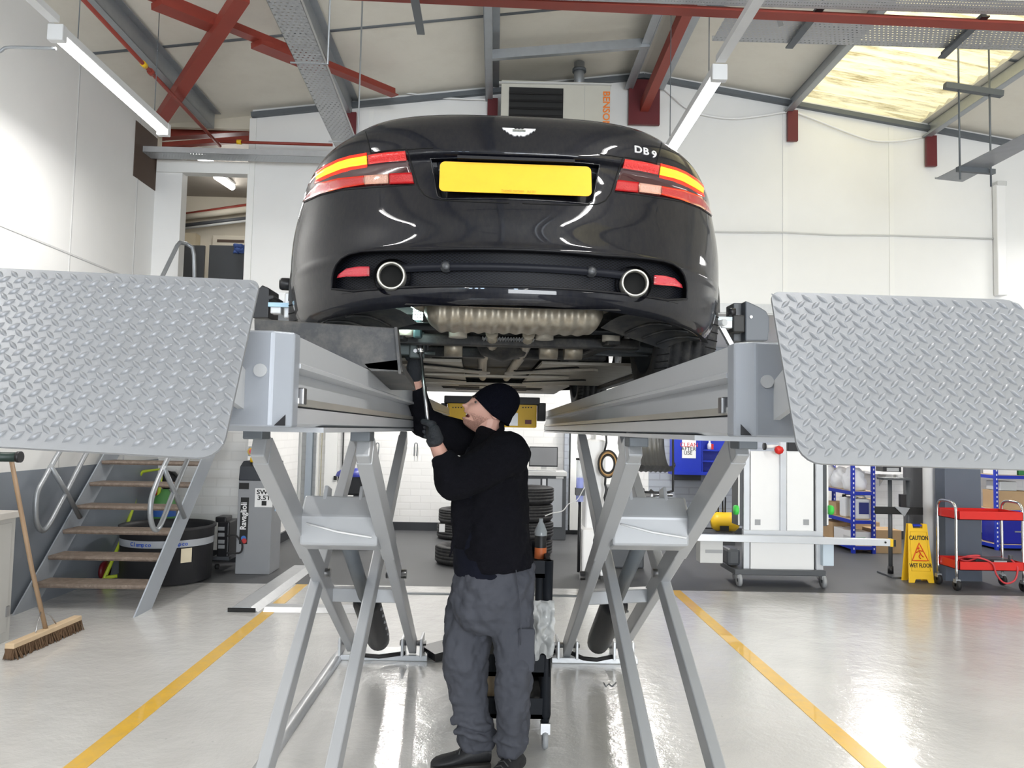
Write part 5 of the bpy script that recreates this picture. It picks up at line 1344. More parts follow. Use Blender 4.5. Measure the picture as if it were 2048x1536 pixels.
# ---- stairs
SX0, SX1 = -3.66, -2.74; SY = 6.07; SL = .95
t = thing('staircase', 'open grey steel staircase with worn wooden treads along the left wall', 'stairs', (-3.2, SY, 0))
for x in (SX0, SX1):
    q = MB(); q.prism([(x - .006, SY, 0), (x - .006, SY + .30, 0), (x - .006, SY + .33 + 2.8 / SL, 2.8), (x - .006, SY + 2.8 / SL, 2.8)], (.012, 0, 0)); q.build('stringer', M_greyp if 0 else mat('stair_grey', (.36, .39, .43), .4), t)
for k in range(13):
    z = .20 + .187 * k; y = SY + z / SL + .01
    q = MB(); q.prism([(SX0 + .01, y, z), (SX0 + .01, y + .25, z), (SX0 + .01, y + .25, z - .035), (SX0 + .01, y + .012, z - .035), (SX0 + .01, y, z - .02)], (SX1 - SX0 - .02, 0, 0)); q.build('tread', M_wood, t)
def rail(x, pts, post, par):
    P_ = [WX(px, py, x) for px, py in smooth(pts, 5)]
    d = Vector((0, 1, SL)).normalized(); P_ = [P_[0] + d * 1.9] + P_ + [P_[-1] + d * 1.9]
    r_ = MB().tube(P_, .021, 10).build('handrail', M_galv, par)
    MB().tube([WX(px, py, x + .01) for px, py in post], .021, 10).build('rail_post', M_galv, r_)
rail(SX1 + .03, [(337, 915), (318, 955), (303, 998), (301, 1035), (309, 1059), (322, 1048), (348, 982), (377, 915)], [(327, 935), (347, 980), (369, 1035)], t)
rail(SX0 + .05, [(112, 915), (90, 955), (74, 988), (72, 1038), (82, 1060), (97, 1050), (132, 985), (168, 915)], [(101, 932), (130, 980), (160, 1035)], t)
P_ = [WX(325 - 60, 552 + 112, -3.3), WX(325, 552, -3.3), WX(354, 492, -3.3), WX(360, 485, -3.28), W(372, 487, 8.12), W(385, 495, 8.13), W(388, 510, 8.14), W(390, 620, 8.14)]
MB().tube(P_, .021, 10).build('handrail', M_galv, t)
# ---- left edge: cabinet, box, broom
t = thing('steel_cabinet', 'low grey steel cabinet against the left wall beside the broom', 'cabinet', (-3.47, 4.5, 0))
part('body', ((-3.68, 3.4, 0), (-3.275, 5.41, .83)), mat('cabinet_grey', (.50, .495, .47), .45, var=.05), t, .004); part('worktop', ((-3.69, 3.38, .83), (-3.255, 5.43, .875)), mat('worktop_grey', (.60, .57, .53), .5, var=.1), t, .004)
part('door', ((-3.277, 4.45, .07), (-3.266, 5.36, .80)), MATS['cabinet_grey'], t, .003); part('latch', ((-3.268, 5.34, .17), (-3.258, 5.37, .24)), M_steel, t)
tag(part('wooden_box', ((-3.66, 4.6, .876), (-3.40, 5.36, 1.125)), mat('brown_board', (.36, .27, .20), .7, var=.1), None, .004), 'brown board box on the steel cabinet at the left edge', 'box')
q = thing('plastic_tub', 'clear plastic tub of fixings on the brown box', 'tub', (-3.52, 5.2, 1.126)); MB().lathe([(1e-4, 1.128), (.05, 1.128), (.055, 1.19), (.05, 1.20)], (-3.52, 5.2, 0)).build('tub', M_clear, q); MB().cyl((-3.52, 5.2, 1.13), (-3.52, 5.2, 1.16), .045).build('fixings', M_steel, q)
t = thing('rolled_tube', 'dark green tube end poking out above the box at the left edge', 'tube', W(20, 913, 5.15)); MB().cyl(W(-80, 913, 5.15), W(38, 914, 5.15), .032).build('tube', mat('dark_green', (.012, .03, .025), .4), t); MB().cyl(W(35, 914, 5.15), W(42, 914, 5.15), .037).build('end_cap', M_black, t)
t = thing('broom', 'wide wooden broom with brown bristles leaning on the cabinet', 'broom', (-2.98, 5.3, 0))
a, b = Vector((-3.0, 4.96, .085)), Vector((-2.97, 5.70, .085)); MB().bar(a, b, .06, .035).build('head', M_pale, t, bevel=.006)
q = MB(); q.bar(a - Vector((0, 0, .045)), b - Vector((0, 0, .045)), .045, .06)
for i in range(110):
    for j in range(6):
        p = a.lerp(b, (i + random.random()) / 110) + Vector((-.026 + .0105 * j, 0, -.015)); q.tube([p, p + Vector((random.uniform(-.018, .03), random.uniform(-.012, .012), -.068))], .0034, 4, cap=False)
q.build('bristles', mat('brown_bristle', (.13, .075, .04), .8, var=.4), t)['kind'] = 'stuff'
MB().tube([(-2.985, 5.33, .09), (-3.10, 5.325, .50), (-3.28, 5.31, 1.27)], .0145, 12).build('handle', mat('handle_wood', (.30, .20, .12), .5, var=.4, scale=3), t)
for dy in (-.12, .12): MB().tube([(-2.985, 5.33 + dy, .10), (-3.0, 5.33 + dy * .6, .17), (-3.02, 5.325, .22)], .004, 6).build('brace', M_steel, t)
# ---- bin, gas trolley, charger
t = thing('round_bin', 'big round black bin with a taped label band behind the stairs', 'bin', (-3.12, 7.55, 0))
MB().lathe([(1e-4, .004), (.36, .004), (.405, .02), (.42, .50), (.435, .505), (.435, .53), (.41, .53), (.405, .49), (.35, .05), (1e-4, .05)], (-3.12, 7.55, 0), n=48).build('bin_body', mat('bin_black', (.03, .03, .033), .5), t)
MB().lathe([(.417, .355), (.4205, .42)], (-3.12, 7.55, 0), n=48).build('tape_band', mat('silver_tape', (.42, .44, .47), .4), t)
for a_, s in ((-1.75, 'Clampco'), (-1.0, 'Clampco')):
    for k, ch in enumerate(s):
        aa = a_ + .07 * (k - 3); p = Vector((-3.12 + .424 * math.cos(aa), 7.55 + .424 * math.sin(aa), .387)); lettering('band_lettering', ch, .05, p, (-math.sin(aa), math.cos(aa), 0), (0, 0, 1), mat('blue_ink', (.03, .10, .5), .5), t, bold=True)
aa = -.78; p = Vector((-3.12 + .42 * math.cos(aa), 7.55 + .42 * math.sin(aa), .28)); MB().cbox((0, 0, 0), (.10, .004, .13), Matrix.Translation(p) @ Matrix.Rotation(aa + PI / 2, 4, 'Z')).build('paper_label', mat('cream_paper', (.75, .66, .48), .7), t)
t = thing('gas_bottle_trolley', 'lime green tube trolley holding gas bottles under the stairs', 'trolley', (-3.5, 8.2, 0))
MB().tube([W(208, 1158, 7.32), W(245, 1075, 7.75), W(268, 1010, 8.1), W(277, 955, 8.2), W(286, 943, 8.2), W(325, 938, 8.2), W(318, 985, 8.2), W(312, 1010, 8.22)], .017, 10).build('frame', M_lime, t)
MB().tube([W(212, 1155, 7.32), W(235, 1152, 7.35)], .017, 8).build('foot_tube', M_lime, t)
for x in (-3.64,): MB().lathe([(.03, -.02), (.085, -.02), (.095, 0), (.085, .02), (.03, .02)], (x, 7.42, .097), (1, 0, 0), 24).build('wheel', mat('red_wheel', (.13, .01, .015), .4), t)
t = thing('gas_bottle', 'green gas bottle with a blue label behind the stair treads', 'gas cylinder', (-3.46, 8.25, 0))
MB().lathe([(1e-4, .01), (.115, .01), (.118, .05), (.118, .64), (.10, .72), (.05, .775), (.035, .80), (.0001, .80)], (-3.46, 8.25, 0), n=28).build('cylinder', mat('bottle_green', (.10, .30, .09), .4), t)
MB().lathe([(.1185, .52), (.1185, .60)], (-3.46, 8.25, 0), n=28).build('label', mat('label_blue', (.05, .15, .5), .4), t); MB().lathe([(.06, .80), (.09, .84), (.10, .93), (.06, .98), (.0001, .98)], (-3.46, 8.33, 0), n=20).build('valve_guard', M_black, t)
t = thing('gas_bottle', 'grey gas bottle with red regulator, left of the green bottle', 'gas cylinder', (-3.60, 8.42, 0))
MB().lathe([(1e-4, .01), (.09, .01), (.09, .55), (.06, .62), (.0001, .66)], (-3.60, 8.46, 0), n=24).build('cylinder', M_lgrey, t); MB().sphere((-3.60, 8.38, .76), .045).build('regulator', M_redp, t)
MB().tube(smooth([(-3.6, 8.38, .8), (-3.5, 8.3, .98), (-3.35, 8.28, .92), (-3.42, 8.25, .72), (-3.6, 8.24, .66)]), .010, 6).build('hose', M_blackrub, t)
t = thing('battery_charger', 'tall black battery charger on castors between bin and control unit', 'charger', W(444, 1130, 8.1))
part('body', pb(432, 1043, 459, 1118, 8.05, .3), M_black, t, .015); part('top_handle', pb(430, 1034, 452, 1045, 8.06, .2), M_black, t, .01)
for y in (1054, 1066, 1080, 1090): part('vent', pb(436, y, 449, y + 7, 8.043, .01), M_greyp, t)
part('base', pb(424, 1114, 458, 1120, 8.0, .4), M_dgrey, t); MB().cyl((W(430, 1128, 8.05).x - .01, 8.1, .03), (W(430, 1128, 8.05).x + .02, 8.1, .03), .028).build('castor', M_blackrub, t)
MB().tube([W(*p, 7.84) for p in smooth([(455, 1072), (470, 1070), (483, 1085), (484, 1098), (478, 1106), (452, 1106)])], .009, 6).build('power_cable', M_blackrub, t)
# ---- lift control unit
YC = 7.87
t = thing('lift_control_unit', 'grey lift control pedestal with black sloping top and SWL 3.5T sign', 'control unit', W(510, 1141, YC))
fb = pb(470, 962, 546, 1140, YC, .36); part('cabinet', ((fb[0][0], YC, .0), (fb[1][0], YC + .36, fb[1][2])), mat('unit_grey', (.27, .28, .295), .4), t, .006)
x0, x1, z1 = fb[0][0], fb[1][0], fb[1][2]
MB().prism([(x0, YC - .005, z1), (x0, YC + .02, z1 + .14), (x0, YC + .12, z1 + .19), (x0, YC + .36, z1 + .19), (x0, YC + .36, z1)], (x1 - x0, 0, 0)).build('control_head', mat('head_black', (.022, .026, .035), .4), t, bevel=.006)
bl = part('brand_strip', pb(478, 995, 498, 1088, YC - .004, .004), M_ink, t)
lettering('lettering', 'Ravaglioli', .082, W(487.5, 1032, YC - .006), (0, 0, 1), (-1, 0, 0), M_white, bl, bold=True, width=.90)
c = W(487, 1079, YC - .006); MB().disc(c + Vector((0, 0, .012)), (0, -1, 0), .026).build('swirl_mark', mat('mark_blue', (.05, .15, .45), .5), bl); MB().disc(c + Vector((0.006, -.001, -.014)), (0, -1, 0), .026).build('swirl_mark', mat('mark_red', (.45, .04, .04), .5), bl)
sg = part('load_sign', pb(509, 977, 546, 1014, YC - .004, .004), M_white, t)
lettering('lettering', 'SWL', .062, W(528, 984.5, YC - .006), (1, 0, 0), (0, 0, 1), M_ink, sg, bold=True, width=1.2); lettering('lettering', '3.5T', .062, W(528, 996, YC - .006), (1, 0, 0), (0, 0, 1), M_ink, sg, bold=True, width=1.2)
part('sign_mark', pb(523, 1002, 533, 1011, YC - .007, .004), M_ink, sg); part('rating_plate', pb(478, 966, 498, 978, YC - .004, .004), M_ink, t)
MB().cyl((x0 + .11, YC + .10, z1 + .18), (x0 + .11, YC + .10, z1 + .23), .035).build('switch_base', M_yellow, t); MB().cyl((x0 + .11, YC + .10, z1 + .23), (x0 + .11, YC + .10, z1 + .25), .022).build('stop_button', M_redp, t)
part('blue_sheet', ((x1 + .001, YC + .10, .62), (x1 + .004, YC + .22, .84)), mat('pale_blue', (.35, .55, .80), .5), t)
t = thing('isolator_switch', 'yellow and red isolator switch on the white block wall above the control unit', 'switch', W(503, 903, 8.55))
part('backing', pb(496, 893, 512, 912, 8.53, .065), M_lgrey, t); MB().cyl(W(503, 903, 8.53), W(503, 903, 8.50), .042).build('yellow_plate', M_yellow, t); MB().cyl(W(503, 903, 8.50), W(503, 903, 8.47), .026).build('red_knob', M_redp, t)
# ---- doors and trims on the rear low wall (left part)
def trim(n, x0, x1, y0, y1, m_, d=.03): o = MB().box(*pb(x0, y0, x1, y1, YE - d, d - .002)).build('trim_%d' % n, m_); o['kind'] = 'structure'
trim(10, 592, 603, 850, 1052, M_wallplain, .10); trim(11, 606, 626, 850, 1056, mat('pale_grey_blue', (.50, .56, .62), .5), .08); trim(12, 627, 637, 850, 1056, M_wallplain, .12)
trim(13, 638, 644, 850, 1052, mat('khaki', (.42, .39, .29), .6), .03)
o = MB().box(*pb(645, 850, 676, 1048, YE - .05, .045)).build('door_1', M_wallplain); o['kind'] = 'structure'
tag(part('door_catch', pb(667, 952, 673, 960, YE - .08, .03), M_ink, None), 'small black catch on the white door', 'catch')
tag(part('downpipe', pb(680, 850, 688, 1046, YE - .05, .047), M_ink, None), 'black downpipe beside the white door on the rear wall', 'pipe')
t = thing('exit_sign', 'small green and white sign high on the doorway trim', 'sign', W(596, 860, YE - .15)); part('panel', pb(590, 856, 601, 863, YE - .12, .01), M_white, t); part('green_band', pb(591, 857, 600, 859, YE - .125, .006), mat('exit_green', (.05, .45, .2), .4), t)
for x, lab in ((755, 'left'), (832, 'right')):
    tag(MB().tube([W(px, py, YE - .06) for px, py in smooth([(x - 4, 912), (x - 3, 890), (x, 886), (x + 3, 890), (x + 1, 912)])], .007, 6).build('wall_hook', M_darkgalv), lab + ' bent steel hook on the white block wall', 'hook', 'wall hooks')
# machine behind the left lift legs
t = thing('tyre_changer', 'black machine with a blue dome cover behind the left lift legs', 'workshop machine', W(705, 1000, 9.6))
part('head', pb(673, 950, 742, 990, 9.5, .4), M_black, t, .02); part('column', pb(704, 990, 738, 1060, 9.6, .3), M_dgrey, t, .01); b_ = pb(664, 1060, 742, 1075, 9.5, .6); part('cabinet', ((b_[0][0], 9.5, 0), (b_[1][0], 10.1, b_[1][2])), M_lgrey, t, .01)
c = W(707, 952, 9.65); MB().lathe([(.22, 0), (.2, .05), (.13, .09), (1e-4, .10)], c, n=24).build('dome_cover', mat('navy_plastic', (.01, .02, .25), .4), t)
# ---- tyres
def tyre(x, y, z, R_=.31, w_=.205, lab=None):
    t = thing('tyre', lab, 'tyre', (x, y, z), group='loose black tyres'); prof = [(.19, .02), (.25, 0), (.285, .008), (R_ - .01, .03)]
    for k in range(4): h = .04 + k * .036; prof += [(R_, h), (R_, h + .024), (R_ - .010, h + .027), (R_ - .010, h + .033)]
    prof += [(R_, .182), (.285, .198), (.25, w_), (.19, .185), (.18, .10), (.19, .02)]
    MB().lathe(prof, (x, y, z), n=48).build('tread_and_wall', M_tyre, t); return t
cx = W(920, 1000, 10.7).x; tyre(cx, 10.72, 0, lab='bottom tyre with white label of the small stack left of the man'); tyre(cx + .02, 10.72, .206, lab='top tyre of the small stack left of the man')
part('paper_label', pb(878, 1048, 890, 1064, 10.41, .004), M_white, bpy.data.objects['tyre'])
cx = W(1055, 1000, 9.4).x
for k, nm in enumerate(('bottom', 'second lowest', 'second highest', 'top')): tyre(cx + .01 * (k % 2), 9.4, .206 * k, lab=nm + ' tyre of the tall stack right of the man')
tyre(W(925, 1100, 8.7).x, 8.75, 0, lab='single tyre lying flat on the grey floor behind the man')
# ---- workstation
YW = 10.65; t = thing('computer_cabinet', 'grey computer cabinet with two doors right of the tall tyre stack', 'cabinet', W(1092, 1070, YW))
b_ = pb(1046, 951, 1133, 1070, YW, .5); part('carcass', ((b_[0][0], YW, 0), (b_[1][0], YW + .5, b_[1][2])), M_dgrey, t, .008); part('worktop', pb(1042, 944, 1134, 951, YW - .03, .56), M_lgrey, t, .005)
for x in ((1050, 1081), (1094, 1125)): part('door', pb(x[0], 958, x[1], 1054, YW - .012, .012), mat('door_grey', (.38, .40, .43), .4), t, .003)
part('cable_duct', pb(1083, 958, 1092, 1054, YW - .008, .008), M_galv_light, t); part('sticker', pb(1112, 953, 1127, 957, YW - .012, .01), M_white, t)
t = thing('monitor', 'black computer monitor on the grey computer cabinet', 'monitor', W(1087, 943, YW + .2)); part('screen_case', pb(1058, 894, 1116, 933, YW + .2, .03), M_black, t, .004); part('screen', pb(1060, 896, 1114, 930, YW + .196, .004), mat('screen_grey', (.13, .13, .135), .25), t)
part('neck', pb(1082, 932, 1093, 942, YW + .22, .02), M_lgrey, t); part('stand_foot', pb(1074, 940, 1100, 943.5, YW + .14, .16), M_lgrey, t)
tag(part('keyboard', pb(1056, 942, 1112, 944.6, YW + .0, .12), M_greyp, None), 'flat grey keyboard in front of the monitor', 'keyboard')
# pilasters on the rear wall right of the workstation
for n_, x0, x1, m_ in ((14, 1127, 1139, MATS['grey_painted_block']), (15, 1139, 1166, M_wallplain), (16, 1190, 1262, M_wallplain)): trim(n_, x0, x1, 850, 1060, m_, .18)
# ---- white service machine with blue fluid tube, hoses
t = thing('fluid_service_machine', 'white service machine with a clear tube of blue fluid behind the right lift leg', 'workshop machine', W(1185, 1165, 7.9))
b_ = pb(1163, 1060, 1212, 1168, 7.8, .45); part('cabinet', ((b_[0][0], 7.8, .05), (b_[1][0], 8.25, b_[1][2])), M_white, t, .02); b2 = pb(1170, 880, 1212, 1062, 7.95, .3); part('upper_cabinet', b2, M_white, t, .02)
c = W(1160, 960, 7.85); z0 = W(1160, 1003, 7.85).z; z1 = W(1160, 955, 7.85).z; z2 = W(1160, 920, 7.85).z
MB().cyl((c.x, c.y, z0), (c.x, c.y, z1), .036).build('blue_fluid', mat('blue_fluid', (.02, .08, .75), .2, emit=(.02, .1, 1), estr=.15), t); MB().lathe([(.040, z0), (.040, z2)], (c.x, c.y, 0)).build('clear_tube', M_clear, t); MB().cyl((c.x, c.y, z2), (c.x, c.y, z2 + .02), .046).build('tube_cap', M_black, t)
part('tube_clamp', pb(1152, 977, 1170, 991, 7.79, .12), M_black, t); MB().cyl((c.x, c.y, .08), (c.x, c.y, z0), .016).build('pole', M_black, t); MB().tube([W(*p, 7.78) for p in smooth([(1174, 968), (1166, 980), (1154, 1000), (1137, 1008), (1125, 1022), (1105, 1026), (1090, 1032)])], .005, 6).build('white_hose', M_white, t)
t = thing('hose_coil', 'coil of tan and black air hose hanging beside the right lift leg', 'hose', W(1215, 928, 7.8))
for k in range(7):
    r_ = 1 - .06 * k; pts = [W(1216 + 19.5 * r_ * math.cos(a), 928 + 27 * r_ * math.sin(a), 7.82 + .012 * (k % 3)) for a in [2 * PI * i / 28 for i in range(28)]]
    MB().tube(pts, .0085, 6, closed=True).build('hose_loop', mat('tan_hose', (.42, .25, .10), .5) if k in (1, 3) else M_blackrub, t)
MB().tube([W(1212, 866, 7.82), W(1213, 885, 7.82), W(1209, 902, 7.82)], .010, 6).build('strap', M_black, t); MB().tube([W(*p, 7.82) for p in ((1211, 955), (1210, 968), (1213, 980), (1209, 995), (1212, 1010))], .012, 6).build('air_line', M_black, t)
part('hanger_box', pb(1205, 862, 1216, 872, 7.83, .05), M_lgrey, t)
# ---- wheel balancer with hood
t = thing('wheel_balancer', 'wheel balancer with a ribbed grey hood left of the blue cabinet', 'workshop machine', W(1300, 1100, 8.6))
c = W(1308, 870, 8.75); wv = 68 / 1538 * 8.75; prof = [(.40, 0), (.415, .02)]
for k in range(6): prof += [(.415, .03 + k * .055), (.425, .045 + k * .055), (.415, .06 + k * .055)]
prof += [(.41, wv), (.36, wv)]
MB().lathe(prof, (c.x - wv / 2, c.y, c.z + .0), (1, 0, 0), 40, a0=-PI * .95, a1=PI * .25).build('hood', mat('hood_grey', (.15, .15, .145), .3, .4), t)
MB().tube([W(*p, 8.33) for p in smooth([(1346, 868), (1346, 970), (1342, 983), (1318, 985), (1288, 984)])], .012, 8).build('hood_frame', M_black, t)
MB().lathe([(.02, -.02), (.04, 0), (.045, .06), (.07, .08), (.04, .12), (.014, .13), (.014, .32), (1e-4, .32)], W(1287, 990, 8.5), (1, 0, 0), 20).build('shaft', M_steel, t)
b_ = pb(1212, 1000, 1288, 1110, 8.6, .5); part('cabinet', ((b_[0][0], 8.55, .0), (b_[1][0], 9.05, W(1250, 975, 8.55).z)), M_dgrey, t, .02)
# ---- blue wall cabinet
YQ = 11.1; t = thing('wall_cabinet', 'cobalt blue wall cabinet with one door open to shelves', 'cabinet', W(1400, 948, YQ))
part('back', pb(1346, 862, 1470, 948, YQ + .22, .02), M_blue, t); part('door', pb(1347, 866, 1404, 946, YQ, .02), M_blue, t, .004); part('side', pb(1404, 866, 1406, 946, YQ, .22), M_blue, t); part('side', pb(1346, 866, 1348, 946, YQ, .22), M_blue, t)
for y in (900, 922, 945): part('shelf', pb(1405, y, 1470, y + 2, YQ + .02, .2), M_blue, t)
part('bottom_edge', pb(1344, 945, 1470, 949, YQ - .02, .25), M_blue, t)
pn = part('notice', pb(1364, 876, 1392, 916, YQ - .006, .004), M_white, t)
lettering('notice_lettering', 'CLEAN', .085, W(1378, 890, YQ - .008), (1, 0, 0), (0, 0, 1), mat('red_ink', (.6, .05, .05), .5), pn); lettering('notice_lettering', 'AFTER', .075, W(1377, 898, YQ - .008), (1, 0, 0), (0, 0, 1), M_ink, pn); lettering('notice_lettering', 'USE', .075, W(1376, 906, YQ - .008), (1, 0, 0), (0, 0, 1), M_ink, pn)
t = thing('spray_bottle', 'white and red bottle on the blue cabinet shelf', 'bottle', W(1421, 899, YQ + .1)); c = W(1419, 899.5, YQ + .1); MB().lathe([(1e-4, 0), (.034, 0), (.034, .08), (.014, .105), (.014, .13), (1e-4, .13)], c).build('bottle', M_white, t); part('red_label', pb(1422, 888, 1427, 899, YQ + .07, .03), M_redp, t)
tag(part('dark_board', pb(1346, 950, 1402, 960, YE - .04, .03), M_dgrey, None), 'dark board fixed under the blue wall cabinet', 'board')
t = thing('waste_bin', 'dark grey lidded bin under the blue wall cabinet', 'bin', W(1372, 1060, 10.9)); c = W(1372, 1060, 11.0); MB().lathe([(1e-4, 0.01), (.15, .01), (.17, .40), (.001, .40)], (c.x, 11.0, 0)).build('body', M_dgrey, t); MB().lathe([(.19, .40), (.19, .45), (.15, .48), (1e-4, .49)], (c.x, 11.0, 0)).build('lid', M_darkgalv, t)
t = thing('air_tank', 'yellow air tank with black handles left of the alignment stand', 'air tank', W(1443, 1070, 10.6))
b_ = W(1422, 1056, 10.6); MB().lathe([(1e-4, 0), (.09, .015), (.13, .07), (.13, .32), (.09, .37), (1e-4, .385)], (b_.x, 10.6, .30), (1, 0, 0), 24).build('tank', M_yellow, t)
for x in (1434, 1448): MB().tube([W(x - 2, 1036, 10.6), W(x - 3, 996, 10.6), W(x, 992, 10.6), W(x + 3, 996, 10.6), W(x + 2, 1036, 10.6)], .010, 6).build('handle', M_black, t)
part('label', pb(1440, 1052, 1458, 1062, 10.46, .004), M_ink, t); b2 = pb(1396, 1062, 1470, 1072, 10.45, .4); part('plinth', ((b2[0][0], 10.45, .0), (b2[1][0], 10.85, .165)), M_dgrey, t)
# ---- sensor calibration stand (the big white panels)
YA = 7.62; t = thing('calibration_stand', 'wheeled aluminium calibration stand with white panels and a long crossbar', 'calibration stand', W(1563, 1175, YA)); M_alu = mat('aluminium_profile', (.62, .64, .67), .3, .5)
def AP(n_, x0, y0, x1, y1, dy, d, m_, bv=0.0, par=None): return part(n_, pb(x0, y0, x1, y1, YA + dy, d), m_, par or t, bv)
AP('base_frame', 1470, 1142, 1652, 1150, 0, .5, M_dgrey, .006)
for x in (1487, 1633): AP('upright', x, 860, x + 13, 1142, .06, .06, M_alu, .004)
AP('centre_post', 1561, 845, 1573, 1066, .04, .05, M_alu, .004); AP('cross_rail', 1487, 1063, 1646, 1073, .03, .05, M_alu, .003)
for x0, x1 in ((1501, 1561), (1574, 1627)): AP('target_panel', x0, 903, x1, 1063, .075, .02, M_white, .003)
AP('lower_panel', 1501, 1083, 1628, 1141, .06, .02, M_white, .003)
for x in (1497, 1628): AP('black_strip', x, 905, x + 4, 1141, .10, .02, M_ink)
AP('side_shield', 1479, 925, 1486, 1052, .08, .25, M_dgrey); AP('side_shield', 1647, 925, 1654, 1052, .08, .25, M_dgrey); AP('side_edge', 1477, 925, 1479.5, 1050, .07, .02, M_white); AP('side_edge', 1654, 925, 1656.5, 1050, .07, .02, M_white)
for x in (1510, 1607):
    mk = AP('target_mark', x, 1039, x + 11, 1050, .07, .004, M_greyp)
q = MB(); q.bar(W(1383, 1074, YA - .05), W(1780, 1085, YA - .05), .05, .068); q.build('crossbar', M_alu, t, bevel=.004); q = MB(); q.bar(W(1778, 1085, YA - .05), W(1784, 1085.2, YA - .05), .055, .074); q.build('bar_end_cap', M_yellow, t); c = W(1771, 1085, YA - .078); MB().cyl(c, c - Vector((0, .003, 0)), .010).build('bar_hole', M_ink, t)
AP('hanging_box', 1400, 1080, 1446, 1126, .0, .15, M_lgrey, .006); AP('hanging_box', 1646, 1086, 1668, 1132, .0, .15, mat('pale_blue_box', (.55, .64, .72), .4), .006); AP('slot', 1411, 1100, 1446, 1106, -.005, .006, M_greyp)
for x in (1473, 1654): 
    c = W(x + 3, 1020, YA + .05); MB().lathe([(1e-4, 0), (.045, 0), (.05, .02), (.045, .04), (1e-4, .04)], c, (-1 if x < 1500 else 1, 0, 0), 10).build('green_knob', mat('knob_green', (.06, .6, .08), .4), t)
c = W(1556, 900, YA); MB().lathe([(1e-4, 0), (.04, 0), (.045, .02), (.04, .05), (1e-4, .05)], c, (0, -1, 0), 8).build('red_knob', M_redp, t); MB().cyl(W(1530, 893, YA + .02), W(1556, 893, YA + .02), .018).build('spindle', M_white, t); MB().cyl(W(1527, 893, YA + .02), W(1531, 893, YA + .02), .036).build('spindle_knob', M_black, t)
AP('camera_pod', 1576, 868, 1600, 902, .06, .12, M_black, .01); AP('motor', 1455, 1098, 1482, 1132, .12, .25, M_dgrey, .03)
for x, dy in ((1478, 0.03), (1646, .03), (1470, .42), (1640, .42)):
    c = W(x, 1160, YA + dy); wl_ = MB().lathe([(.02, -.015), (.062, -.016), (.066, 0), (.062, .016), (.02, .015)], (c.x, YA + dy, .067), (1, 0, 0), 20).build('castor', M_greyp, t); MB().cbox((c.x, YA + dy, .11), (.04, .05, .05)).build('fork', M_steel, wl_)
# ---- blue boltless rack and its load
def rack(label, x0, x1, y0, y1, zs, h):
    t = thing('storage_rack', label, 'shelving rack', ((x0 + x1) / 2, (y0 + y1) / 2, 0), group='blue storage racks')
    for x in (x0, x1):
        for y in (y0, y1):
            u = MB().box((x - .022, y - .022, 0), (x + .022, y + .022, h)).build('upright', M_blue, t, bevel=.003)
            q = MB()
            for k in range(int(h / .06)): q.box((x - .008, y - .0235, .05 + .06 * k), (x + .008, y - .0215, .075 + .06 * k))
            q.build('slot_holes', M_white, u)['kind'] = 'stuff'
    for z in zs:
        s_ = MB().box((x0 - .01, y0 - .01, z - .015), (x1 + .01, y1 + .01, z)).build('shelf', M_pale, t)
        q = MB(); q.box((x0, y0 - .02, z - .05), (x1, y0 + .01, z - .005)); q.box((x0, y1 - .01, z - .05), (x1, y1 + .02, z - .005)); q.box((x0 - .02, y0, z - .05), (x0 + .01, y1, z - .005)); q.box((x1 - .01, y0, z - .05), (x1 + .02, y1, z - .005)); q.build('beam', M_blue, s_)
    return t
rx0, rx1, ry0, ry1 = 4.665, 4.93, 9.94, 11.1; rack('blue rack holding white bags and jerrycans behind the steel stand', rx0, rx1, ry0, ry1, (.10, .43, .80, 1.25), 1.75)
def sack(c, s, lab):
    c = Vector(c); q = MB(); k = len(q.v)
    def f(u, v):
        a = 2 * PI * u; p = PI * v; d = Vector((math.sin(p) * math.cos(a), math.sin(p) * math.sin(a), math.cos(p))); r_ = 1 + .22 * noise.noise(d * 3 + c * 5) + .10 * noise.noise(d * 9 + c)
        z = d.z * r_; z = max(z, -.55); return c + Vector((d.x * r_ * s[0], d.y * r_ * s[1], z * s[2]))
    q.grid(f, 28, 18); return tag(q.build('white_bag', mat('bag_white', (.80, .81, .83), .35), None), lab, 'bag', 'white bags on the blue rack')
sack((4.78, 10.15, .905), (.14, .18, .19), 'white plastic bag at the front of the top visible rack shelf'); sack((4.78, 10.50, .90), (.14, .17, .18), 'white plastic bag in the middle of the rack shelf'); sack((4.78, 10.86, .90), (.14, .16, .18), 'white plastic bag at the back of the rack shelf')
def jerry(x, y, z, lab, label=True, w_=.21, d=.17, h=.31):
    t = thing('jerrycan', lab, 'jerrycan', (x, y, z)); MB().box((x - w_ / 2, y, z), (x + w_ / 2, y + d, z + h * .86)).build('body', M_can, t, bevel=.025); MB().tube([(x - w_ * .3, y + d / 2, z + h * .84), (x - w_ * .25, y + d / 2, z + h * .97), (x + w_ * .25, y + d / 2, z + h * .97), (x + w_ * .35, y + d / 2, z + h * .84)], .014, 8).build('handle', M_can, t)
    MB().cyl((x - w_ * .36, y + d / 2, z + h * .84), (x - w_ * .36, y + d / 2, z + h * .95), .024).build('cap', M_ink if not label else M_white, t)
    if label: part('label', ((x - .055, y - .004, z + .07), (x + .075, y - .001, z + .22)), mat('label_navy', (.02, .03, .2), .4), t)
jerry(rx0 + .145, 9.965, .432, 'milky jerrycan with navy label on the rack', True); jerry(rx0 + .13, 10.22, .432, 'plain milky jerrycan behind the labelled one on the rack', False, .22)
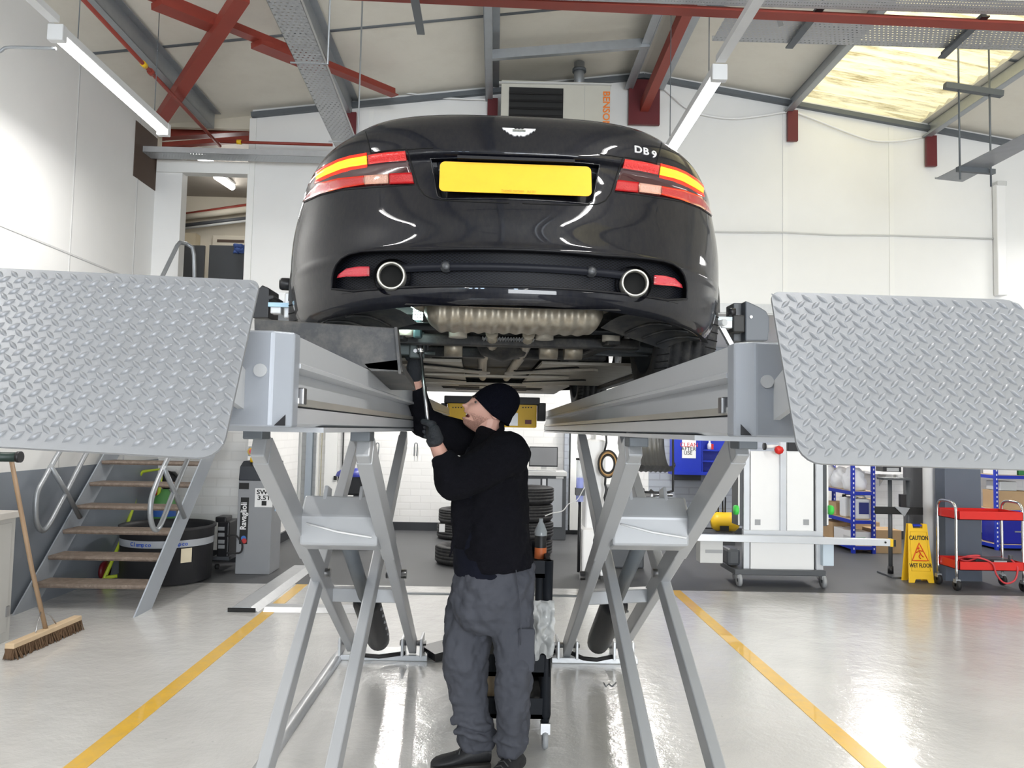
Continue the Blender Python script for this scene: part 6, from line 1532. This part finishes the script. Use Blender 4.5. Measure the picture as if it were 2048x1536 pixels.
def carton(b, lab, m_=M_card, flap=True):
    t = thing('cardboard_box', lab, 'box', ((b[0][0] + b[1][0]) / 2, (b[0][1] + b[1][1]) / 2, b[0][2]), group='boxes in the rear bay'); MB().box(*b).build('carton', m_, t, bevel=.004)
    (x0, y0, z0), (x1, y1, z1) = b; MB().box((x0 + .001, (y0 + y1) / 2 - .025, z1), (x1 - .001, (y0 + y1) / 2 + .025, z1 + .001)).build('tape', mat('parcel_tape', (.42, .28, .15), .35), t); return t
carton(((4.69, 10.50, .431), (4.90, 10.80, .60)), 'brown carton behind the jerrycans on the rack')
b_ = ((4.685, 9.97, .101), (4.91, 10.55, .27)); t = carton(b_, 'white carton with green TEC logo on the lowest rack shelf', M_white)
MB().box((4.679, 10.0, .11), (4.684, 10.25, .20)).build('side_print', M_lgrey, t)
part('green_logo', ((4.70, 9.964, .13), (4.84, 9.9695, .20)), mat('tec_green', (.03, .32, .12), .4), t); lettering('lettering', 'TEC', .06, (4.77, 9.962, .165), (1, 0, 0), (0, 0, 1), M_white, t, bold=True)
carton(((4.69, 10.6, .101), (4.9, 11.0, .32)), 'brown carton at the back of the lowest rack shelf')
c = W(1780, 1108, 9.95); t = carton(((c.x - .17, 9.98, 0), (c.x + .17, 10.35, .30)), 'open brown carton with a dark square logo on the floor right of the rack'); part('square_logo', pb(1783, 1080, 1792, 1093, 9.972, .004), M_dgrey, t)
carton(((5.20, 10.95, .30), (5.42, 11.25, .62)), 'tall brown carton behind the steel stand'); carton(((5.15, 10.9, 0), (5.5, 11.3, .299)), 'lower brown carton stacked under the tall carton')
# wall shelf with printer
t = thing('wall_shelf', 'white wall shelf above the cartons', 'shelf', W(1780, 946, 11.2)); part('board', pb(1742, 944, 1800, 948, 11.1, .31), M_white, t); MB().prism([W(1758, 948, 11.35), W(1758, 972, 11.35), W(1758, 948, 11.35) + Vector((0, -.2, 0))], (.012, 0, 0)).build('bracket', M_lgrey, t)
t = thing('printer', 'black label printer on the white wall shelf', 'printer', W(1785, 943, 11.15)); part('body', pb(1766, 934, 1803, 943.8, 11.12, .22), M_black, t, .01); part('front', pb(1774, 936, 1798, 942, 11.113, .01), M_greyp, t)
tag(part('switch_box', pb(1792, 948, 1809, 960, YE - .08, .075), M_lgrey, None), 'light grey switch box below the printer', 'switch box')
# steel stand
YS = 8.42; t = thing('steel_stand', 'dark steel two-post stand with a crossbar left of the wet floor sign', 'stand', W(1797, 1153, YS))
for x in (1780, 1816): c = W(x, 1000, YS); MB().cyl((c.x, YS, .02), (c.x, YS, W(x, 960, YS).z), .022).build('post', M_dgrey, t); MB().cyl((c.x, YS, .02), (c.x, YS, .10), .03).build('foot_collar', M_black, t)
b_ = pb(1767, 1150, 1822, 1154, YS, .1); part('foot_plate', ((b_[0][0], YS - .2, 0), (b_[1][0], YS + .15, .02)), M_dgrey, t, .004); part('top_plate', pb(1768, 957, 1826, 960, YS - .08, .16), M_dgrey, t); part('crossbar', pb(1752, 1015, 1846, 1028, YS - .05, .03), M_ink, t)
MB().prism([W(1789, 1013, YS - .07), W(1820, 1016, YS - .07), W(1809, 1033, YS - .07)], (0, .01, 0)).build('gusset', M_galv, t); part('clamp', pb(1802, 989, 1813, 1014, YS - .06, .05), M_black, t)
# columns and pipe
def col(n, b, m_): o = MB().box(*b).build(n, m_); o['kind'] = 'structure'
a, b = W(1812, 1000, 8.75).x, W(1847, 1000, 8.75).x; col('trim_20', ((a, 8.75, 0), (b, 8.81, OZ - .1)), mat('column_grey', (.13, .13, .135), .45))
a, b = W(1890, 1000, 8.14).x, W(1962, 1000, 8.14).x; col('trim_21', ((a, 8.14, 0), (b, 8.32, OZ - .1)), mat('column_slate', (.10, .12, .155), .4))
c = W(1858, 1000, 8.45); o = MB().cyl((c.x, 8.45, 0), (c.x, 8.45, OZ - .1), .062).build('waste_pipe', M_white); tag(o, 'thick white vertical pipe between the two dark columns', 'pipe')
# wet floor sign
YG = 8.0; t = thing('wet_floor_sign', 'yellow folding wet floor sign with CAUTION lettering by the dark column', 'floor sign', W(1842, 1160, YG)); M_ys = mat('sign_yellow', (.85, .52, .02), .4)
def SG(x, z, y=0.0): # sign coordinates: x metres from centre, z up the face
    return Vector((sgc.x + x, YG + .07 * (z / .6) + y, z))
sgc = W(1843, 1100, YG); sgc.z = 0
out = [(-.135, 0), (-.075, 0), (-.06, .035), (.06, .035), (.075, 0), (.135, 0), (.10, .60), (.055, .60), (.05, .555), (-.05, .555), (-.055, .60), (-.10, .60)]
MB().prism([SG(x, z) for x, z in out], (0, .012, 0)).build('front_panel', M_ys, t, bevel=.003); MB().prism([Vector((SG(x, z).x, YG + .14 - .04 * (z / .6), z)) for x, z in out], (0, .012, 0)).build('rear_panel', M_ys, t)
part('handle', ((sgc.x - .045, YG + .07, .575), (sgc.x + .045, YG + .14, .592)), M_blue, t)
for s, z in (('CAUTION', .455), ('WET FLOOR', .175)): lettering('lettering', s, .062 if s[0] == 'C' else .058, SG(0, z, -.003), (1, 0, 0), (0, .116, .993), M_ink, t, bold=True, width=.72)
M_rs = mat('sign_red', (.70, .08, .01), .5); tri = [(-.085, .225), (.085, .225), (0, .405)]
MB().tube([SG(x, z, -.003) for x, z in [(tri[i][0] + (tri[(i + 1) % 3][0] - tri[i][0]) * k / 6, tri[i][1] + (tri[(i + 1) % 3][1] - tri[i][1]) * k / 6) for i in range(3) for k in range(6)]], .0055, 6, closed=True).build('warning_triangle', M_rs, t)
q = MB(); q.sphere(SG(-.012, .352, -.004), .012)
for a, b in (((-.006, .335), (.006, .295)), ((.006, .295), (.034, .262)), ((.006, .295), (-.012, .268)), ((-.012, .268), (.004, .245)), ((-.004, .330), (.030, .322)), ((-.004, .328), (-.036, .305))): q.tube([SG(*a, -.004), SG(*b, -.004)], .006, 6)
q.build('falling_figure', M_rs, t); MB().tube([SG(x, z, -.001) for x, z in ((-.098, .12), (.098, .12), (.085, .52), (-.085, .52))], .0018, 4, closed=True).build('panel_border', mat('border', (.6, .34, .01), .5), t)
# ---- red trolley
t = thing('service_trolley', 'red two-tray service trolley with chrome handles at the right', 'trolley', (4.87, 7.8, 0)); tx0, tx1, ty0, ty1 = 4.63, 5.28, 7.60, 7.98
def tray_(z, name):
    q = MB(); q.box((tx0, ty0, z), (tx1, ty1, z + .006))
    for b in (((tx0, ty0, z), (tx1, ty0 + .006, z + .085)), ((tx0, ty1 - .006, z), (tx1, ty1, z + .085)), ((tx0, ty0, z), (tx0 + .006, ty1, z + .085)), ((tx1 - .006, ty0, z), (tx1, ty1, z + .085))): q.box(*b)
    q.build(name, M_redp, t)
tray_(.70, 'upper_tray'); tray_(.205, 'lower_tray')
for x in (tx0 - .012, tx1 + .012):
    MB().tube(smooth([(x, ty0 + .03, .10), (x, ty0 + .03, .5), (x, ty0 + .03, .78), (x, ty0 + .06, .85), (x, ty0 + .12, .872), (x, ty1 - .12, .872), (x, ty1 - .06, .85), (x, ty1 - .03, .78), (x, ty1 - .03, .5), (x, ty1 - .03, .10)], 3), .0135, 10).build('handle_frame', M_chrome, t)
    for y in (ty0 + .03, ty1 - .03):
        w_ = MB().lathe([(.015, -.016), (.05, -.018), (.054, 0), (.05, .018), (.015, .016)], (x, y, .055), (1, 0, 0), 20).build('castor', M_blackrub, t); MB().cbox((x, y, .095), (.045, .05, .035)).build('fork', M_galv, w_)
t = thing('diagnostic_box', 'black tester with a grey display in the lower red tray', 'tester', (5.0, 7.8, .213)); part('body', ((4.86, 7.70, .213), (5.24, 7.92, .30)), M_black, t, .012); part('display', ((5.04, 7.694, .245), (5.17, 7.70, .29)), mat('display_grey', (.45, .52, .55), .3), t); part('side_grip', ((5.22, 7.72, .25), (5.255, 7.76, .345)), M_dgrey, t, .008)
q = MB().tube([Vector(p) + Vector((.07, 0, 0)) for p in smooth([(4.62, 7.8, .26), (4.68, 7.68, .33), (4.80, 7.66, .34), (4.72, 7.72, .28), (4.64, 7.75, .30), (4.75, 7.62, .33), (4.88, 7.59, .28), (4.92, 7.585, .17), (5.0, 7.585, .09), (5.10, 7.585, .12), (5.14, 7.60, .24), (5.12, 7.66, .31)], 6)], .009, 8).build('red_lead', mat('red_rubber', (.55, .05, .06), .5)); tag(q, 'red rubber lead looping over the lower tray of the trolley', 'lead')
# ---- right rack
rk = rack('blue rack at the right edge with red and green goods', 5.98 + 1.05, 5.98 + 2.1, 10.45, 10.95, (.08, .55, 1.02, 1.45), 1.9)
for o_ in [rk]: o_.location.x -= 0.0
x_ = W(1992, 1000, 10.45).x; dx = x_ - 7.03; rk.location.x += dx
def shift(b): return ((b[0][0] + dx, b[0][1], b[0][2]), (b[1][0] + dx, b[1][1], b[1][2]))
tag(part('goods_box', shift(((7.08, 10.48, 1.022), (7.35, 10.8, 1.13))), M_white, None, .005), 'white box on the upper shelf of the right rack', 'box'); tag(part('goods_box', shift(((7.37, 10.47, 1.022), (7.62, 10.8, 1.10))), mat('pack_green', (.03, .2, .06), .5), None, .005), 'green pack on the upper shelf of the right rack', 'box')
tag(part('goods_box', shift(((7.37, 10.47, 1.101), (7.60, 10.8, 1.16))), mat('pack_red', (.55, .05, .06), .5), None, .005), 'red pack lying on the green pack in the right rack', 'box')
carton(shift(((7.10, 10.5, .552), (7.55, 10.85, .80))), 'brown carton on the middle shelf of the right rack'); tag(part('goods_box', shift(((7.12, 10.5, .803), (7.36, 10.8, .93))), M_lgrey, None, .01), 'pale plastic box on the brown carton in the right rack', 'box')
t = thing('drawer_bin', 'deep blue drawer unit at the foot of the right rack', 'drawer unit', (7.4 + dx, 10.4, .09)); part('carcass', shift(((7.08, 10.48, .082), (7.95, 10.85, .42))), mat('royal_blue', (.01, .015, .32), .35), t, .01); part('pull', shift(((7.3, 10.47, .24), (7.6, 10.479, .26))), M_steel, t)
# ================================================= things on and around the lift
t = thing('alignment_sensor', 'grey wheel alignment sensor head clamped to the right rear wheel', 'alignment sensor', W(1510, 640, 3.55)); S_ = 3.48
q = [(1491, 682), (1491, 601), (1503, 606), (1520, 614), (1533, 622), (1539, 634), (1539, 660), (1536, 682)]
MB().prism([W(x, y, S_) for x, y in q], (0, .22, 0)).build('housing', mat('sensor_grey', (.10, .11, .125), .4), t, bevel=.006)
part('bracket', pb(1467, 606, 1491, 682, S_ + .06, .12), M_dgrey, t, .004); part('black_clamp', pb(1466, 630, 1490, 664, S_ - .01, .07), M_ink, t, .006); MB().cyl(W(1457, 624, S_), W(1470, 624, S_), .018).build('knob', M_black, t)
part('clear_arm', pb(1428, 634, 1470, 640, S_, .04), mat('pale_acrylic', (.70, .80, .84), .15, alpha=.8), t); part('arm_block', pb(1442, 640, 1466, 656, S_, .06), M_galv_light, t, .005)
MB().bar(W(1440, 650, S_ + .02), W(1462, 690, S_ + .02), .03, .02).build('claw', M_galv_light, t); c = W(1502, 634, S_ - .002); MB().cyl(c, c - Vector((0, .004, 0)), .007).build('screw', M_white, t)
t = thing('alignment_sensor', 'black wheel alignment clamp with pale blue arm on the left rear wheel', 'alignment sensor', W(545, 610, 3.5)); S_ = 3.42
MB().prism([W(x, y, S_) for x, y in ((505, 636), (505, 590), (524, 570), (538, 576), (538, 590), (547, 590), (547, 597), (538, 600), (536, 636))], (0, .16, 0)).build('housing', M_black, t, bevel=.004)
part('clear_arm', pb(536, 606, 593, 613, S_ - .01, .04), mat('pale_blue_acrylic', (.45, .68, .85), .15, alpha=.85), t); part('arm_block', pb(540, 612, 562, 627, S_, .05), M_galv_light, t, .005)
part('claw_column', pb(567, 585, 580, 636, S_ + .01, .05), M_galv_light, t, .006); MB().lathe([(1e-4, 0), (.024, 0), (.028, .01), (.028, .04), (.024, .05), (1e-4, .05)], W(560, 568, S_ + .02), (1, .1, .0), 12).build('knob', M_black, t)
WLc = MI.inverted()
for o_, sx, px in ((bpy.data.objects['alignment_sensor'], 1, 1450), (bpy.data.objects['alignment_sensor.001'], -1, 572)):
    a = W(px, 612 if sx < 0 else 645, 3.46); c = WLc @ Vector((sx * .90, AY, .338)); MB().tube([a, a.lerp(c, .5) + Vector((sx * .03, 0, 0)), c], .016, 10).build('hub_arm', M_galv_light, o_)
# tool cart behind the man
M_cart = mat('cart_black', (.010, .012, .016), .6, spec=.25); t = thing('tool_cart', 'black three-shelf tool cart standing behind the man', 'tool cart', (.1, 4.0, 0)); cx0, cx1, cy0, cy1 = -.10, .285, 3.70, 4.38
for z0, z1, nm in ((.80, .88, 'top_tray'), (.34, .44, 'middle_tray'), (.145, .24, 'bottom_tray')):
    q = MB(); q.box((cx0, cy0, z0), (cx1, cy1, z0 + .02)); q.box((cx0, cy0, z0), (cx1, cy0 + .02, z1)); q.box((cx0, cy1 - .02, z0), (cx1, cy1, z1)); q.box((cx0, cy0, z0), (cx0 + .02, cy1, z1)); q.box((cx1 - .02, cy0, z0), (cx1, cy1, z1)); q.build(nm, M_cart, t)
for x in (cx0 + .015, cx1 - .015):
    for y in (cy0 + .02, cy1 - .02):
        MB().tube([(x, y, .125), (x, y, .16), (x, y, .50), (x, y, .88)], [.018, .026, .022, .026], 14).build('post', M_cart, t); w_ = MB().lathe([(.012, -.012), (.042, -.013), (.047, 0), (.042, .013), (.012, .012)], (x, y, .048), (1, 0, 0), 20).build('castor', M_greyp, t); MB().cbox((x, y, .10), (.045, .05, .05)).build('fork', M_steel, w_)
t = thing('oil_bottle', 'black bottle with orange label and clear cap on the tool cart', 'bottle', W(1081, 1110, 3.95)); c = Vector((W(1081, 1100, 3.95).x, 3.95, .822)); MB().lathe([(1e-4, 0), (.029, 0), (.030, .02), (.030, .16), (.016, .19), (.013, .20)], c).build('bottle', M_ink, t); MB().lathe([(.0315, .145), (.032, .165), (.02, .195), (.010, .215), (.010, .23), (1e-4, .23)], c).build('cap', M_clear, t); MB().lathe([(.0305, .03), (.0305, .085)], c).build('label', mat('orange_label', (.55, .14, .04), .5), t)
tag(MB().box((.20, 3.78, .821), (.255, 3.9, .835)).build('metal_clip', M_steel), 'small steel tool lying in the cart top tray', 'hand tool')
t = thing('fluid_bottle', 'tan fluid bottle with black cap and spout on the bottom cart tray', 'bottle', W(984, 1382, 3.85)); c = Vector((W(984, 1382, 3.85).x, 3.85, .167)); MB().lathe([(1e-4, 0), (.034, 0), (.036, .02), (.036, .13), (.030, .145), (1e-4, .148)], c).build('bottle', mat('tan_fluid', (.42, .33, .22), .35), t); MB().lathe([(.026, .148), (.026, .172), (1e-4, .175)], c).build('cap', M_ink, t); MB().tube([c + Vector((0, 0, .17)), c + Vector((-.005, 0, .20)), c + Vector((-.03, 0, .205)), c + Vector((-.035, 0, .18))], .005, 6).build('spout', M_tan, t)
def crumple(u, v):
    p = W(1062 + (48 - 10 * abs(v - .4)) * u, 1198 + 112 * v, 3.655); n_ = Vector((u * 2.0, v * 3.2, 2)); return p + Vector((.012 * noise.noise(n_ * 2.1), -.018 + .05 * noise.noise(n_) + .016 * noise.noise(n_ * 2.6), .008 * noise.noise(n_ * 1.7) - .015 * math.sin(u * 9) * (v > .85)))
q = MB().grid(crumple, 44, 70, smooth=False).build('plastic_bag', mat('crumpled_film', (.66, .67, .66), .12, alpha=.5, spec=.8)); q.modifiers.new('film', 'SOLIDIFY').thickness = .0012; tag(q, 'crumpled clear plastic bag hanging from the side of the tool cart', 'bag')
# floor pieces
t = thing('floor_guide', 'low aluminium floor cover frame left of the lift crossing the yellow line', 'floor cover', (-2.0, 6.9, 0))
MB().prism([(-2.12, 6.30, .001), (-2.06, 6.30, .04), (-1.92, 6.30, .04), (-1.86, 6.30, .001)], (0, 1.9, 0)).build('long_cover', M_galv_light, t); a = W(532, 1212, 6.38).x; b = W(716, 1212, 6.38).x; MB().prism([(a, 6.30, .001), (a, 6.34, .035), (a, 6.46, .035), (a, 6.50, .001)], (b - a, 0, 0)).build('cross_cover', M_galv_light, t); part('end_plug', ((-2.10, 6.29, .002), (-1.88, 6.299, .034)), M_ink, t)
a, b = W(690, 1180, 7.1).x, W(1210, 1184, 7.1).x; tag(MB().box((a, 7.06, .0), (b, 7.12, .006)).build('drain_channel', M_darkgalv), 'narrow dark steel channel across the floor between the two lift bases', 'floor channel')
MB_ = MB().lathe([(.036, 0), (.036, 2.6)], (-.985, 2.5, .0), (0, 1, 0), 16, a0=-PI, a1=PI); tag(MB_.build('hose_cover', M_galv_light), 'rounded steel hose cover on the floor inside the left lift base', 'cover')
tag(MB().tube([(WZ(*p)) + Vector((0, 0, .003)) for p in ((1208, 1366), (1212, 1374), (1218, 1368), (1224, 1374), (1232, 1366))], .003, 6).build('wire_clip', M_darkgalv), 'tiny bent wire lying on the shiny floor right of the cart', 'wire')
